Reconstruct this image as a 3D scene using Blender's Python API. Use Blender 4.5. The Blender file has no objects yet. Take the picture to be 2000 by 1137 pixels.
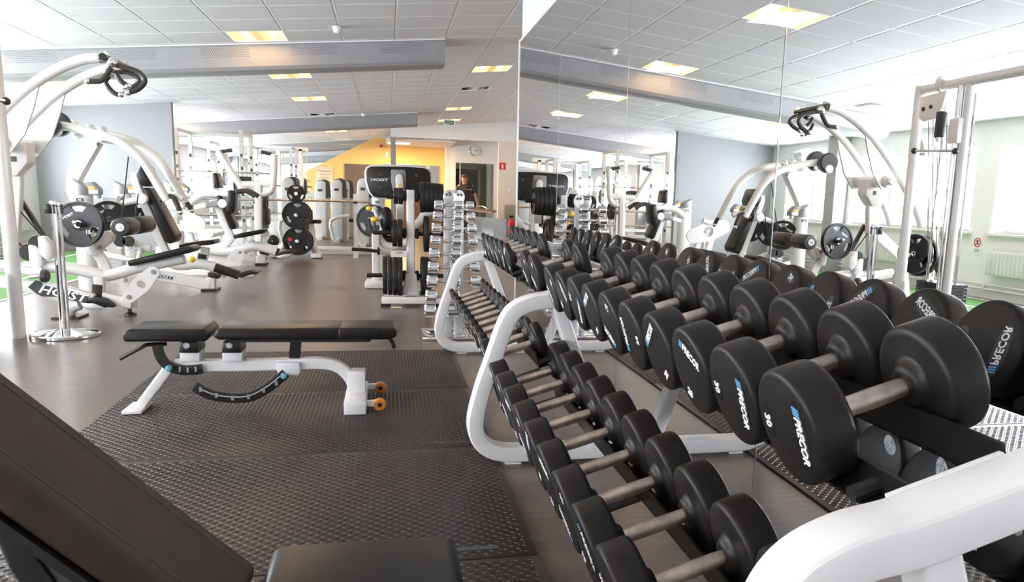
import bpy, bmesh, math, random
from math import pi, sin, cos, sqrt, radians
from mathutils import Vector, Matrix
random.seed(7)
SC = bpy.context.scene
COL = SC.collection

# ------------------------------------------------------------------ camera
F_PX, PPX, PPY = 1526.7, 1134.1, 647.2          # focal length and principal point in the 2000x1137 frame
CAM_H = 1.14
_y, _p, _r = .2439, .1661, .0335
_Rz = Matrix(((cos(_y), -sin(_y), 0), (sin(_y), cos(_y), 0), (0, 0, 1)))
_B = Matrix(((1, 0, 0), (0, 0, -1), (0, 1, 0)))
_Rx = Matrix(((1, 0, 0), (0, cos(_p), -sin(_p)), (0, sin(_p), cos(_p))))
_Rr = Matrix(((cos(_r), -sin(_r), 0), (sin(_r), cos(_r), 0), (0, 0, 1)))
RC = _Rr @ _Rx @ _B @ _Rz                         # world -> (right, down, forward)
CAMP = Vector((0, 0, CAM_H))
cd = bpy.data.cameras.new('camera'); cam = bpy.data.objects.new('camera', cd); COL.objects.link(cam)
cd.sensor_width = 36; cd.lens = 36 * F_PX / 2000
cd.shift_x = -(PPX - 1000) / 2000; cd.shift_y = (PPY - 568.5) / 2000
cd.clip_start = .05; cd.clip_end = 200
_m = Matrix((RC[0], -RC[1], -RC[2])).transposed().to_4x4(); _m.translation = CAMP
cam.matrix_world = _m
SC.camera = cam
def at(px, py, Y):
    """the point at distance Y along the room that is seen at this spot of the photograph"""
    r = RC.transposed() @ Vector((px - PPX, py - PPY, F_PX))
    return CAMP + r * (Y / r.y)

# ------------------------------------------------------------------ view and daylight
SC.view_settings.view_transform = 'Standard'; SC.view_settings.look = 'None'
SC.view_settings.gamma = 1.0; SC.view_settings.use_curve_mapping = False
SC.view_settings.exposure = 1.05
w = bpy.data.worlds.new('sky'); SC.world = w; w.use_nodes = True
bg = w.node_tree.nodes['Background']; bg.inputs[0].default_value = (.82, .9, 1, 1); bg.inputs[1].default_value = 2.2

XL, XM, YF = -5.85, 1.0433, 15.5      # window wall, mirror wall, grey end wall
ZS, MS = 2.968, .1003                 # ceiling: z = ZS + MS*x
def cz(x): return ZS + MS * x
WINS = [(-2.8, 0.8), (1.4, 4.9), (5.5, 9.06), (9.47, 12.5), (13.0, 14.85), (16.2, 20.3), (20.9, 25.0), (25.8, 30), (30.8, 36), (37, 43)]
WZ0, WZ1 = .88, 2.05
for a, b in WINS:                     # daylight standing in each window opening
    ld = bpy.data.lights.new('window_daylight', 'AREA'); ld.shape = 'RECTANGLE'
    ld.size = (b - a) ; ld.size_y = WZ1 - WZ0
    ld.energy = 40 * (b - a) * (WZ1 - WZ0); ld.color = (.93, .96, 1)
    lo = bpy.data.objects.new('window_daylight', ld); COL.objects.link(lo)
    lo.matrix_world = Matrix.Translation((XL - .22, (a + b) / 2, (WZ0 + WZ1) / 2)) @ Matrix(((0, 0, -1), (1, 0, 0), (0, -1, 0))).to_4x4()

# ------------------------------------------------------------------ materials
def mat(name, col, rough=.5, metal=0., var=.08, scale=8., bump=0., bscale=60., spec=.5, coat=0., emit=None, estr=0., stretch=None, trans=0.):
    m = bpy.data.materials.new(name); m.use_nodes = True
    nt = m.node_tree; N = nt.nodes; L = nt.links; P = N['Principled BSDF']
    tc = N.new('ShaderNodeTexCoord'); mp = N.new('ShaderNodeMapping'); L.new(tc.outputs['Object'], mp.inputs[0])
    if stretch: mp.inputs['Scale'].default_value = stretch
    nz = N.new('ShaderNodeTexNoise'); nz.inputs['Scale'].default_value = scale; nz.inputs['Detail'].default_value = 4
    L.new(mp.outputs[0], nz.inputs['Vector'])
    rp = N.new('ShaderNodeValToRGB'); L.new(nz.outputs['Fac'], rp.inputs[0])
    rp.color_ramp.elements[0].position = .3; rp.color_ramp.elements[1].position = .7
    rp.color_ramp.elements[0].color = [c * (1 - var) for c in col] + [1]
    rp.color_ramp.elements[1].color = [min(1, c * (1 + var)) for c in col] + [1]
    L.new(rp.outputs[0], P.inputs['Base Color'])
    P.inputs['Roughness'].default_value = rough; P.inputs['Metallic'].default_value = metal
    P.inputs['Specular IOR Level'].default_value = spec; P.inputs['Coat Weight'].default_value = coat
    if bump:
        n2 = N.new('ShaderNodeTexNoise'); n2.inputs['Scale'].default_value = bscale; L.new(mp.outputs[0], n2.inputs['Vector'])
        bp = N.new('ShaderNodeBump'); bp.inputs['Strength'].default_value = bump; bp.inputs['Distance'].default_value = .004
        L.new(n2.outputs['Fac'], bp.inputs['Height']); L.new(bp.outputs[0], P.inputs['Normal'])
    if emit:
        P.inputs['Emission Color'].default_value = (*emit, 1); P.inputs['Emission Strength'].default_value = estr
    return m
def glassmat(name, tint, refl=.08, rough=0.):
    m = bpy.data.materials.new(name); m.use_nodes = True; nt = m.node_tree; N = nt.nodes; L = nt.links
    N.remove(N['Principled BSDF']); out = N['Material Output']
    t = N.new('ShaderNodeBsdfTransparent'); t.inputs[0].default_value = (*tint, 1)
    g = N.new('ShaderNodeBsdfGlossy'); g.inputs['Roughness'].default_value = rough
    fr = N.new('ShaderNodeFresnel'); fr.inputs[0].default_value = 1.45
    ge = N.new('ShaderNodeNewGeometry'); mu = N.new('ShaderNodeMath'); mu.operation = 'SUBTRACT'; mu.use_clamp = True; L.new(fr.outputs[0], mu.inputs[0]); L.new(ge.outputs['Backfacing'], mu.inputs[1])
    mx = N.new('ShaderNodeMixShader'); L.new(mu.outputs[0], mx.inputs[0])
    L.new(t.outputs[0], mx.inputs[1]); L.new(g.outputs[0], mx.inputs[2]); L.new(mx.outputs[0], out.inputs[0])
    return m
M = dict(
    white=mat('white_powder_coat', (.70, .69, .68), .28, var=.02, coat=.15),
    wallw=mat('white_wall_paint', (.80, .80, .79), .75, var=.02),
    wallg=mat('grey_wall_paint', (.32, .322, .33), .75, var=.02),
    walls=mat('light_grey_wall_paint', (.60, .60, .63), .75, var=.02),
    cream=mat('cream_wall_paint', (.76, .69, .62), .75, var=.02),
    yellow=mat('yellow_wall_paint', (.80, .50, .17), .75, var=.03),
    tile=mat('ceiling_tile', (.70, .70, .715), .85, var=.05, scale=120, bump=.12, bscale=400),
    tbar=mat('ceiling_grid_paint', (.86, .86, .87), .3, var=.03),
    duct=mat('grey_duct_paint', (.31, .31, .32), .45, var=.03),
    dark=mat('dark_gap', (.05, .05, .055), .6, var=.1),
    rubber=mat('black_rubber', (.0115, .0098, .0092), .44, var=.3, scale=6, bump=.12, bscale=22, spec=.24),
    rubber2=mat('plate_rubber', (.018, .018, .019), .40, var=.15, scale=10, spec=.32),
    vinyl=mat('black_vinyl', (.010, .0085, .0078), .30, var=.15, scale=14, bump=.12, bscale=260, spec=.30),
    brownvinyl=mat('dark_brown_vinyl', (.032, .023, .016), .55, var=.12, scale=14, bump=.10, bscale=320, spec=.22),
    blackm=mat('black_metal', (.012, .011, .0105), .35, var=.15, spec=.45),
    foam=mat('black_foam', (.03, .03, .03), .4, var=.15, bump=.1, bscale=120),
    chrome=mat('chrome', (.82, .82, .82), .08, 1., var=.02),
    steel=mat('worn_knurled_steel', (.62, .54, .47), .30, 1., var=.32, scale=26, bump=.25, bscale=900),
    grey=mat('grey_plastic', (.24, .24, .25), .35, var=.05),
    silver=mat('silver_plate', (.60, .61, .62), .3, .7, var=.04),
    orange=mat('orange_info_label', (.85, .42, .08), .5, var=.1, scale=60),
    label=mat('pale_info_label', (.62, .64, .68), .5, var=.2, scale=80),
    red=mat('red_sign', (.62, .02, .03), .45, var=.03),
    green=mat('exit_green', (.01, .16, .08), .45, var=.03),
    ink=mat('white_lettering', (.82, .82, .82), .5, var=.03),
    blue=mat('blue_badge_bar', (.10, .30, .52), .45, var=.03),
    badge=mat('badge_black', (.012, .012, .013), .25, var=.1),
    mark=mat('black_lettering', (.03, .03, .032), .5, var=.05),
    knob=mat('teal_plastic_knob', (.13, .38, .46), .25, var=.15, scale=40),
    amber=mat('amber_wheel', (.60, .20, .03), .3, var=.1),
    yknob=mat('yellow_plastic', (.85, .55, .03), .35, var=.05),
    turf=mat('green_turf', (.06, .17, .03), .9, var=.25, scale=200, bump=.3, bscale=500),
    wood=mat('brown_counter_wood', (.20, .10, .045), .45, var=.25, scale=5, stretch=(1, 8, 8)),
    doord=mat('dark_brown_door', (.11, .075, .055), .5, var=.06),
    doorg=mat('dark_grey_door', (.035, .033, .033), .5, var=.06),
    corr=mat('olive_corridor_wall', (.33, .32, .24), .75, var=.03),
    skin=mat('skin', (.52, .27, .19), .5, var=.06), cloth=mat('dark_shirt', (.03, .028, .027), .8, var=.1, bump=.2, bscale=80),
    hair=mat('short_hair', (.12, .06, .035), .8, var=.2), trousers=mat('dark_trousers', (.025, .025, .03), .8, var=.1),
    leaf=mat('plant_leaf', (.16, .33, .04), .5, var=.25, scale=20), pot=mat('dark_pot', (.05, .04, .035), .6, var=.1),
    paper=mat('poster_paper', (.76, .62, .47), .7, var=.03),
    lampm=mat('lamp_reflector', (.9, .75, .5), .4, emit=(1, .52, .17), estr=.75),
    lamph=mat('lamp_tube_glow', (1, .9, .7), .4, emit=(1, .74, .40), estr=4.5),
    lampw=mat('lamp_louver', (.85, .62, .33), .4, emit=(1, .5, .15), estr=.30),
    glass=glassmat('clear_glass', (.95, .97, .96)),
    pane=glassmat('window_pane', (.98, .99, 1)),
)
mm = bpy.data.materials.new('mirror_silver'); mm.use_nodes = True
_P = mm.node_tree.nodes['Principled BSDF']; _P.inputs['Base Color'].default_value = (.87, .875, .875, 1); _P.inputs['Metallic'].default_value = 1; _P.inputs['Roughness'].default_value = .0
M['mirror'] = mm
def floor_mat():
    m = bpy.data.materials.new('grey_brown_vinyl_floor'); m.use_nodes = True; nt = m.node_tree; N = nt.nodes; L = nt.links; P = N['Principled BSDF']
    tc = N.new('ShaderNodeTexCoord'); mp = N.new('ShaderNodeMapping'); mp.inputs['Scale'].default_value = (3, 90, 1); L.new(tc.outputs['Object'], mp.inputs[0])
    nz = N.new('ShaderNodeTexNoise'); nz.inputs['Scale'].default_value = 1.6; nz.inputs['Detail'].default_value = 6; L.new(mp.outputs[0], nz.inputs['Vector'])
    rp = N.new('ShaderNodeValToRGB'); L.new(nz.outputs['Fac'], rp.inputs[0])
    rp.color_ramp.elements[0].position = .34; rp.color_ramp.elements[1].position = .68
    rp.color_ramp.elements[0].color = (.070, .054, .046, 1); rp.color_ramp.elements[1].color = (.172, .136, .116, 1)
    L.new(rp.outputs[0], P.inputs['Base Color'])
    P.inputs['Roughness'].default_value = .29
    P.inputs['Specular IOR Level'].default_value = .6
    return m
M['floor'] = floor_mat()
def mat_rubber():
    return mat('brown_black_rubber_mat', (.034, .0265, .0235), .42, var=.3, scale=2.2, bump=.05, bscale=90, spec=.5)
M['mat'] = mat_rubber()

# ------------------------------------------------------------------ mesh helpers
class MB:
    def __init__(s): s.v = []; s.f = []
    def add(s, vs, fs):
        o = len(s.v); s.v += [Vector(v) for v in vs]; s.f += [tuple(i + o for i in f) for f in fs]; return s
    def box(s, c, d, rot=None):
        c = Vector(c); x, y, z = d[0] / 2, d[1] / 2, d[2] / 2
        vs = [Vector((a * x, b * y, e * z)) for e in (-1, 1) for b in (-1, 1) for a in (-1, 1)]
        if rot is not None: vs = [rot @ v for v in vs]
        return s.add([v + c for v in vs], [(0, 2, 3, 1), (4, 5, 7, 6), (0, 1, 5, 4), (2, 6, 7, 3), (0, 4, 6, 2), (1, 3, 7, 5)])
    def lo_hi(s, a, b): return s.box([(p + q) / 2 for p, q in zip(a, b)], [abs(q - p) for p, q in zip(a, b)])
    def tube(s, pts, r, n=10, smooth=0, caps=True, flat=None):
        P = [Vector(p) for p in pts]
        R = r if isinstance(r, (list, tuple)) else [r] * len(P)
        if smooth:
            Q = []; RR = []
            for i in range(len(P) - 1):
                p0 = P[max(i - 1, 0)]; p1 = P[i]; p2 = P[i + 1]; p3 = P[min(i + 2, len(P) - 1)]
                for k in range(smooth):
                    t = k / smooth
                    Q.append(.5 * ((2 * p1) + (p2 - p0) * t + (2 * p0 - 5 * p1 + 4 * p2 - p3) * t * t + (3 * p1 - p0 - 3 * p2 + p3) * t ** 3)); RR.append(R[i] * (1 - t) + R[i + 1] * t)
            Q.append(P[-1]); RR.append(R[-1]); P, R = Q, RR
        o = len(s.v); up = None
        for i, p in enumerate(P):
            d = (P[min(i + 1, len(P) - 1)] - P[max(i - 1, 0)]).normalized()
            if up is None:
                up = Vector((0, 0, 1)) if abs(d.z) < .9 else Vector((0, 1, 0))
            a = d.cross(up)
            if a.length < 1e-4: a = d.cross(Vector((1, 0, 0)))
            a.normalize(); b = a.cross(d).normalized(); up = b
            for k in range(n):
                t = 2 * pi * k / n
                if flat: s.v.append(p + a * (R[i] * cos(t) * flat[0]) + b * (R[i] * sin(t) * flat[1]))
                else: s.v.append(p + a * (R[i] * cos(t)) + b * (R[i] * sin(t)))
        for i in range(len(P) - 1):
            for k in range(n):
                k2 = (k + 1) % n; s.f.append((o + i * n + k, o + i * n + k2, o + (i + 1) * n + k2, o + (i + 1) * n + k))
        if caps:
            s.f.append(tuple(o + k for k in reversed(range(n)))); e = o + (len(P) - 1) * n; s.f.append(tuple(e + k for k in range(n)))
        return s
    def bar(s, pts, wd, ht, smooth=0, side=(0, 1, 0)):
        """rectangular section swept along pts; wd along `side`, ht across"""
        P = [Vector(p) for p in pts]
        if smooth:
            Q = []
            for i in range(len(P) - 1):
                p0 = P[max(i - 1, 0)]; p1 = P[i]; p2 = P[i + 1]; p3 = P[min(i + 2, len(P) - 1)]
                for k in range(smooth):
                    t = k / smooth
                    Q.append(.5 * ((2 * p1) + (p2 - p0) * t + (2 * p0 - 5 * p1 + 4 * p2 - p3) * t * t + (3 * p1 - p0 - 3 * p2 + p3) * t ** 3))
            Q.append(P[-1]); P = Q
        S = Vector(side); o = len(s.v); c = min(wd, ht) * .17; prof = []
        for cx, cy, a0 in ((1, -1, -pi / 2), (1, 1, 0), (-1, 1, pi / 2), (-1, -1, pi)):
            prof += [(cx * (wd / 2 - c) + c * cos(a0 + q * pi / 6), cy * (ht / 2 - c) + c * sin(a0 + q * pi / 6)) for q in range(4)]
        n = 16
        for i, p in enumerate(P):
            d = (P[min(i + 1, len(P) - 1)] - P[max(i - 1, 0)]).normalized()
            a = (S - d * S.dot(d)).normalized(); b = d.cross(a).normalized()
            for u, v in prof: s.v.append(p + a * u + b * v)
        for i in range(len(P) - 1):
            for k in range(n):
                k2 = (k + 1) % n; s.f.append((o + i * n + k, o + i * n + k2, o + (i + 1) * n + k2, o + (i + 1) * n + k))
        s.f.append(tuple(o + k for k in reversed(range(n)))); e = o + (len(P) - 1) * n; s.f.append(tuple(e + k for k in range(n)))
        return s
    def lathe(s, prof, c=(0, 0, 0), axis=(0, 0, 1), n=24, caps=True):
        """prof: (radius, height) list"""
        A = Vector(axis).normalized(); q = A.to_track_quat('Z', 'Y'); C = Vector(c); o = len(s.v)
        for r, h in prof:
            for k in range(n):
                t = 2 * pi * k / n; s.v.append(C + q @ Vector((r * cos(t), r * sin(t), h)))
        for i in range(len(prof) - 1):
            for k in range(n):
                k2 = (k + 1) % n; s.f.append((o + i * n + k, o + i * n + k2, o + (i + 1) * n + k2, o + (i + 1) * n + k))
        if not caps: return s
        if prof[0][0] > 1e-6: s.f.append(tuple(o + k for k in reversed(range(n))))
        e = o + (len(prof) - 1) * n
        if prof[-1][0] > 1e-6: s.f.append(tuple(e + k for k in range(n)))
        return s
    def cyl(s, c, axis, r, l, n=20, bev=0.):
        b = bev
        pr = [(r - b, -l / 2), (r, -l / 2 + b), (r, l / 2 - b), (r - b, l / 2)] if b else [(r, -l / 2), (r, l / 2)]
        return s.lathe(pr, c, axis, n)
    def ball(s, c, r, n=12, sq=(1, 1, 1)):
        o = len(s.v); C = Vector(c); m = n // 2
        for i in range(m + 1):
            a = pi * i / m
            for k in range(n):
                t = 2 * pi * k / n; s.v.append(C + Vector((r * sin(a) * cos(t) * sq[0], r * sin(a) * sin(t) * sq[1], r * cos(a) * sq[2])))
        for i in range(m):
            for k in range(n):
                k2 = (k + 1) % n; s.f.append((o + i * n + k, o + (i + 1) * n + k, o + (i + 1) * n + k2, o + i * n + k2))
        return s
    def prism(s, pts, dirv, rnd=False):
        """closed outline of 3D points pushed along dirv"""
        P = [Vector(p) for p in pts]; D = Vector(dirv); n = len(P); o = len(s.v)
        s.v += P + [p + D for p in P]
        nrm = Vector((0, 0, 0))
        for i in range(n): nrm += P[i].cross(P[(i + 1) % n])
        flip = nrm.dot(D) > 0
        f1 = tuple(o + i for i in range(n)); f2 = tuple(o + n + i for i in range(n))
        s.f.append(tuple(reversed(f1)) if flip else f1); s.f.append(f2 if flip else tuple(reversed(f2)))
        for i in range(n):
            j = (i + 1) % n; q = (o + i, o + j, o + n + j, o + n + i); s.f.append(q if flip else tuple(reversed(q)))
        return s
    def mesh(s, name, bevel=0., seg=2, ang=35):
        me = bpy.data.meshes.new(name); me.from_pydata([tuple(v) for v in s.v], [], s.f)
        if bevel:
            bm = bmesh.new(); bm.from_mesh(me)
            bmesh.ops.remove_doubles(bm, verts=bm.verts, dist=1e-5)
            es = [e for e in bm.edges if len(e.link_faces) == 2 and e.calc_face_angle(0) > .5]
            bmesh.ops.bevel(bm, geom=es, offset=bevel, segments=seg, affect='EDGES', profile=.5, clamp_overlap=True)
            bm.to_mesh(me); bm.free()
        me.update()
        me.shade_smooth(); me.set_sharp_from_angle(angle=radians(ang))
        return me
LOCAL = set()
def link(name, me, m, parent=None):
    if isinstance(m, str): m = M[m]
    if me.materials: pass
    else: me.materials.append(m)
    o = bpy.data.objects.new(name, me); COL.objects.link(o)
    if parent is not None:
        o.parent = parent
        if parent.name not in LOCAL: o.matrix_parent_inverse = Matrix.Translation(-world_loc(parent))
    return o
def world_loc(o):
    if o.parent is None: return Vector(o.location)
    return Vector((0, 0, 0)) if o.type == 'MESH' else Vector(o.location)
def ob(name, mb, m, parent=None, bevel=0., seg=2, ang=35): return link(name, mb.mesh(name, bevel, seg, ang), m, parent)
def tag(o, label, cat, group=None):
    o['label'] = label; o['category'] = cat
    if group: o['group'] = group
    return o
def thing(name, loc, label, cat, group=None):
    o = bpy.data.objects.new(name, None); COL.objects.link(o); o.location = loc; o.empty_display_size = .1
    return tag(o, label, cat, group)
def struct(name, mb, m, parent=None, bevel=0.):
    o = ob(name, mb, m, parent, bevel)
    if parent is None: o['kind'] = 'structure'
    return o
def stuff(o): o['kind'] = 'stuff'; return o
# curves are turned to meshes here, before the scene grows
def curve_mesh(cu):
    t = bpy.data.objects.new('tmp', cu); COL.objects.link(t)
    dg = bpy.context.evaluated_depsgraph_get(); me = bpy.data.meshes.new_from_object(t.evaluated_get(dg))
    bpy.data.objects.remove(t); me.materials.clear(); return me
TXT = {}
def text_data(sv, shear=0., bold=.0):
    k = (sv, shear, bold)
    if k not in TXT:
        cu = bpy.data.curves.new('t', 'FONT'); cu.body = sv; cu.size = 1; cu.align_x = 'CENTER'; cu.align_y = 'CENTER'; cu.shear = shear; cu.offset = bold; cu.extrude = .01; cu.resolution_u = 2
        me = curve_mesh(cu)
        vs = [v.co.copy() for v in me.vertices]; fs = [tuple(p.vertices) for p in me.polygons]
        x0 = min(v.x for v in vs); x1 = max(v.x for v in vs); y0 = min(v.y for v in vs); y1 = max(v.y for v in vs)
        c = Vector(((x0 + x1) / 2, (y0 + y1) / 2, 0)); TXT[k] = ([v - c for v in vs], fs, x1 - x0, y1 - y0)
        bpy.data.meshes.remove(me); bpy.data.curves.remove(cu)
    return TXT[k]
def text_mb(sv, c, right, up, height=None, width=None, shear=0., bold=.0, mb=None):
    vs, fs, W, Hh = text_data(sv, shear, bold); mb = mb or MB()
    k = height / Hh if height else width / W
    ky = k if not (height and width) else k; kx = (width / W) if width else k
    R = Vector(right).normalized(); U = Vector(up).normalized(); Nn = R.cross(U)
    return mb.add([Vector(c) + R * (v.x * kx) + U * (v.y * ky) + Nn * (v.z * .08) for v in vs], fs)
def spline_mesh(loops, ext):
    cu = bpy.data.curves.new('c', 'CURVE'); cu.dimensions = '2D'; cu.fill_mode = 'BOTH'; cu.extrude = ext
    for lp in loops:
        sp = cu.splines.new('POLY'); sp.points.add(len(lp) - 1); sp.use_cyclic_u = True
        for p, q in zip(sp.points, lp): p.co = (q[0], q[1], 0, 1)
    me = curve_mesh(cu); vs = [v.co.copy() for v in me.vertices]; fs = [tuple(p.vertices) for p in me.polygons]
    bpy.data.meshes.remove(me); bpy.data.curves.remove(cu); return vs, fs
def circ(cx, cy, r, n=24, sq=1.): return [(cx + r * cos(2 * pi * k / n), cy + r * sq * sin(2 * pi * k / n)) for k in range(n)]
def kidney(a, r0, r1, half, n=8):
    o = [(r1 * cos(a + half * (2 * k / n - 1)), r1 * sin(a + half * (2 * k / n - 1))) for k in range(n + 1)]
    i = [(r0 * cos(a - half * (2 * k / n - 1) * .7), r0 * sin(a - half * (2 * k / n - 1) * .7)) for k in range(n + 1)]
    return o + i
GRIP = spline_mesh([circ(0, 0, .97, 36)] + [kidney(a, .56, .82, .42) for a in (pi / 2, pi / 2 + 2.094, pi / 2 - 2.094)], .5)
def link_plate(L, wd, hole):
    """long oval plate with one round hole, in local xy, centred"""
    n = 12; lp = [(L / 2 + wd * .36 * cos(-pi / 2 + pi * k / n), wd * .36 * sin(-pi / 2 + pi * k / n)) for k in range(n + 1)]
    lp += [(0, wd / 2)] + [(-L / 2 + wd * .36 * cos(pi / 2 + pi * k / n), wd * .36 * sin(pi / 2 + pi * k / n)) for k in range(n + 1)] + [(0, -wd / 2)]
    return spline_mesh([lp, circ(0, 0, hole, 20)], .5)
LINKP = link_plate(1., .42, .105)
WING = link_plate(1., .62, .16)
def place_flat(mb, data, c, right, up, sx, sy, thick):
    R = Vector(right).normalized(); U = Vector(up).normalized(); Nn = R.cross(U)
    return mb.add([Vector(c) + R * (v.x * sx) + U * (v.y * sy) + Nn * (v.z * thick) for v in data[0]], data[1])
for s_ in ('15', '20', '10', 'A6', 'A3', 'A2'): text_data(s_)
for s_ in ('HOIST',): text_data(s_, .25, .02)
text_data('PRECOR', .18, .018)

# ================================================================== the setting
YB, YE, XR = -3.2, 44.0, 3.72
fl = struct('floor', MB().lo_hi((XL - .3, YB, -.1), (XR, YE, 0)), 'floor')
# window wall: sill, lintel and piers, then windows with frames and panes
edges = [YB] + [v for w_ in WINS for v in w_] + [YE]
wl = struct('wall_left', MB().lo_hi((XL - .3, YB, 0), (XL, YE, WZ0)), 'wallw')
struct('wall_lintel', MB().lo_hi((XL - .3, YB, WZ1), (XL, YE, 2.62)), 'wallw', wl)
for i in range(0, len(edges), 2):
    struct('wall_pier', MB().lo_hi((XL - .3, edges[i], WZ0), (XL, edges[i + 1], WZ1)), 'wallw', wl)
for i, (a, b) in enumerate(WINS):
    fr = MB(); fr.lo_hi((XL - .14, a, WZ0), (XL - .08, b, WZ0 + .05)).lo_hi((XL - .14, a, WZ1 - .05), (XL - .08, b, WZ1))
    n = max(2, round((b - a) / 1.15)); xs = [a + (b - a) * k / n for k in range(n + 1)]
    for x in xs: fr.lo_hi((XL - .14, x - .03, WZ0 + .05), (XL - .08, x + .03, WZ1 - .05))
    wo = struct('window_%d' % (i + 1), fr, 'wallw')
    ob('window_sill', MB().lo_hi((XL - .1, a - .05, WZ0 - .03), (XL + .06, b + .05, WZ0)), 'white', wo)
    for k in range(n): ob('pane', MB().lo_hi((XL - .115, xs[k] + .03, WZ0 + .05), (XL - .105, xs[k + 1] - .03, WZ1 - .05)), 'pane', wo)
struct('wall_back', MB().lo_hi((XL - .3, YB - .2, 0), (XR, YB, 3.5)), 'wallw')
struct('wall_far', MB().lo_hi((XL - .3, YE, 0), (XR, YE + .2, 3.5)), 'wallw')
struct('wall_right', MB().lo_hi((XR, 6.4, 0), (XR + .2, YE, 3.6)), 'cream')
struct('wall_grey', MB().lo_hi((XL, YF, 0), (-3.69, YF + .14, 2.62)), 'wallg')
# columns in front of the window wall
for y in (12.76, 24.0, 33):
    struct('wall_column', MB().lo_hi((XL + .002, y - .16, 0), (XL + .26, y + .16, 2.5)), 'wallg')
# mirror wall
mw = struct('wall_mirror', MB().lo_hi((XM + .02, YB, 0), (XM + .22, 6.56, 3.12)), 'walls')
struct('wall_mirror_return', MB().lo_hi((XM + .22, 6.42, 0), (XR, 6.56, 3.5)), 'cream')
struct('trim_1', MB().lo_hi((XM - .004, 6.53, 0), (XM + .02, 6.575, 2.40)).lo_hi((XM - .004, YB, 2.375), (XM + .02, 6.53, 2.395)), 'white')
ys = [YB + .02, -.90, .56, 2.02, 3.48, 4.95, 6.53]
pos = ['behind the camera', 'beside the camera', 'behind the nearest dumbbells', 'behind the middle of the near rack bay', 'behind the middle white rack frame', 'at the far end of the mirror wall']
for k in range(len(ys) - 1):
    p = tag(ob('mirror_panel', MB().lo_hi((XM, ys[k] + .002, .012), (XM + .006, ys[k + 1] - .002, 2.372)), 'mirror'), 'tall wall mirror panel ' + pos[k], 'mirror', 'mirror panels along the right wall')
    ob('polished_edge', MB().lo_hi((XM - .0008, ys[k + 1] - .0085, .012), (XM + .0005, ys[k + 1] - .002, 2.372)), 'chrome', p)
# ---- ceiling: tiles in a T-bar grid, sloping up towards the mirror wall
X0, Y0, T = .1, 8.292, .6
JX = range(-10, 6); IY = range(-19, 60)
LAMPS = [(-3, i) for i in (-13, -8, -3, 2, 7, 12, 25)] + [(2, i) for i in (7, 17, 22)] + [(-8, i) for i in (-8, -3, 2, 7, 12, 17, 27)]
VENTS = [(3, 3), (2, 11), (-8, 2), (-3, 17)]
def tile_mesh(inset=.011, th=.012):
    h = T / 2 - inset; b = MB()
    vs = []
    for z in (0, th):
        for sx, sy in ((-1, -1), (1, -1), (1, 1), (-1, 1)):
            k = h - (.006 if z == 0 else 0); vs.append((sx * k, sy * k, z + MS * sx * k))
    b.add(vs, [(0, 3, 2, 1), (4, 5, 6, 7), (0, 1, 5, 4), (1, 2, 6, 5), (2, 3, 7, 6), (3, 0, 4, 7)])
    return b
tm = tile_mesh().mesh('ceiling_tile', ang=20)
slab = MB(); slab.add([(XL - .3, YB, cz(XL - .3) + .05), (XR, YB, cz(XR) + .05), (XR, YE, cz(XR) + .05), (XL - .3, YE, cz(XL - .3) + .05), (XL - .3, YB, cz(XL - .3) + .25), (XR, YB, cz(XR) + .25), (XR, YE, cz(XR) + .25), (XL - .3, YE, cz(XL - .3) + .25)],
         [(0, 3, 2, 1), (4, 5, 6, 7), (0, 1, 5, 4), (1, 2, 6, 5), (2, 3, 7, 6), (3, 0, 4, 7)])
ceil = struct('ceiling', slab, 'wallw')
grid = MB()
for j in list(JX) + [6]:
    x = X0 + T * j
    if XL < x < XR: grid.box((x, (YB + YE) / 2, cz(x) + .008), (.024, YE - YB, .012))
for i in list(IY) + [60]:
    y = Y0 + T * i
    a, b = XL, XR; mid = (a + b) / 2
    grid.add([(a, y - .011, cz(a) + .0035), (b, y - .011, cz(b) + .0035), (b, y + .011, cz(b) + .0035), (a, y + .011, cz(a) + .0035), (a, y - .011, cz(a) + .012), (b, y - .011, cz(b) + .012), (b, y + .011, cz(b) + .012), (a, y + .011, cz(a) + .012)], [(0, 3, 2, 1), (4, 5, 6, 7), (0, 1, 5, 4), (1, 2, 6, 5), (2, 3, 7, 6), (3, 0, 4, 7)])
stuff(ob('ceiling_grid', grid, 'tbar', ceil))
cells = [(j, i) for j in JX for i in IY if (j, i) not in LAMPS and (j, i) not in VENTS]
def seen(j, i):
    x = X0 + T * (j + .5); y = Y0 + T * (i + .5)
    if y < 5.6: return 99 + (4 - min(y, 4))
    return y + (0 if abs(x) < y * .9 else 30)
cells.sort(key=lambda c: seen(*c))
for j, i in cells[:300]:
    x = X0 + T * (j + .5); y = Y0 + T * (i + .5)
    o = link('ceiling_tile', tm, 'tile', None); o.parent = ceil; o.location = (x, y, cz(x))
rest = MB(); tb = tile_mesh()
for j, i in cells[300:]:
    x = X0 + T * (j + .5); y = Y0 + T * (i + .5)
    rest.add([v + Vector((x, y, cz(x))) for v in tb.v], tb.f)
stuff(ob('ceiling_tile_field', rest, 'tile', ceil, ang=20))
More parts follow.
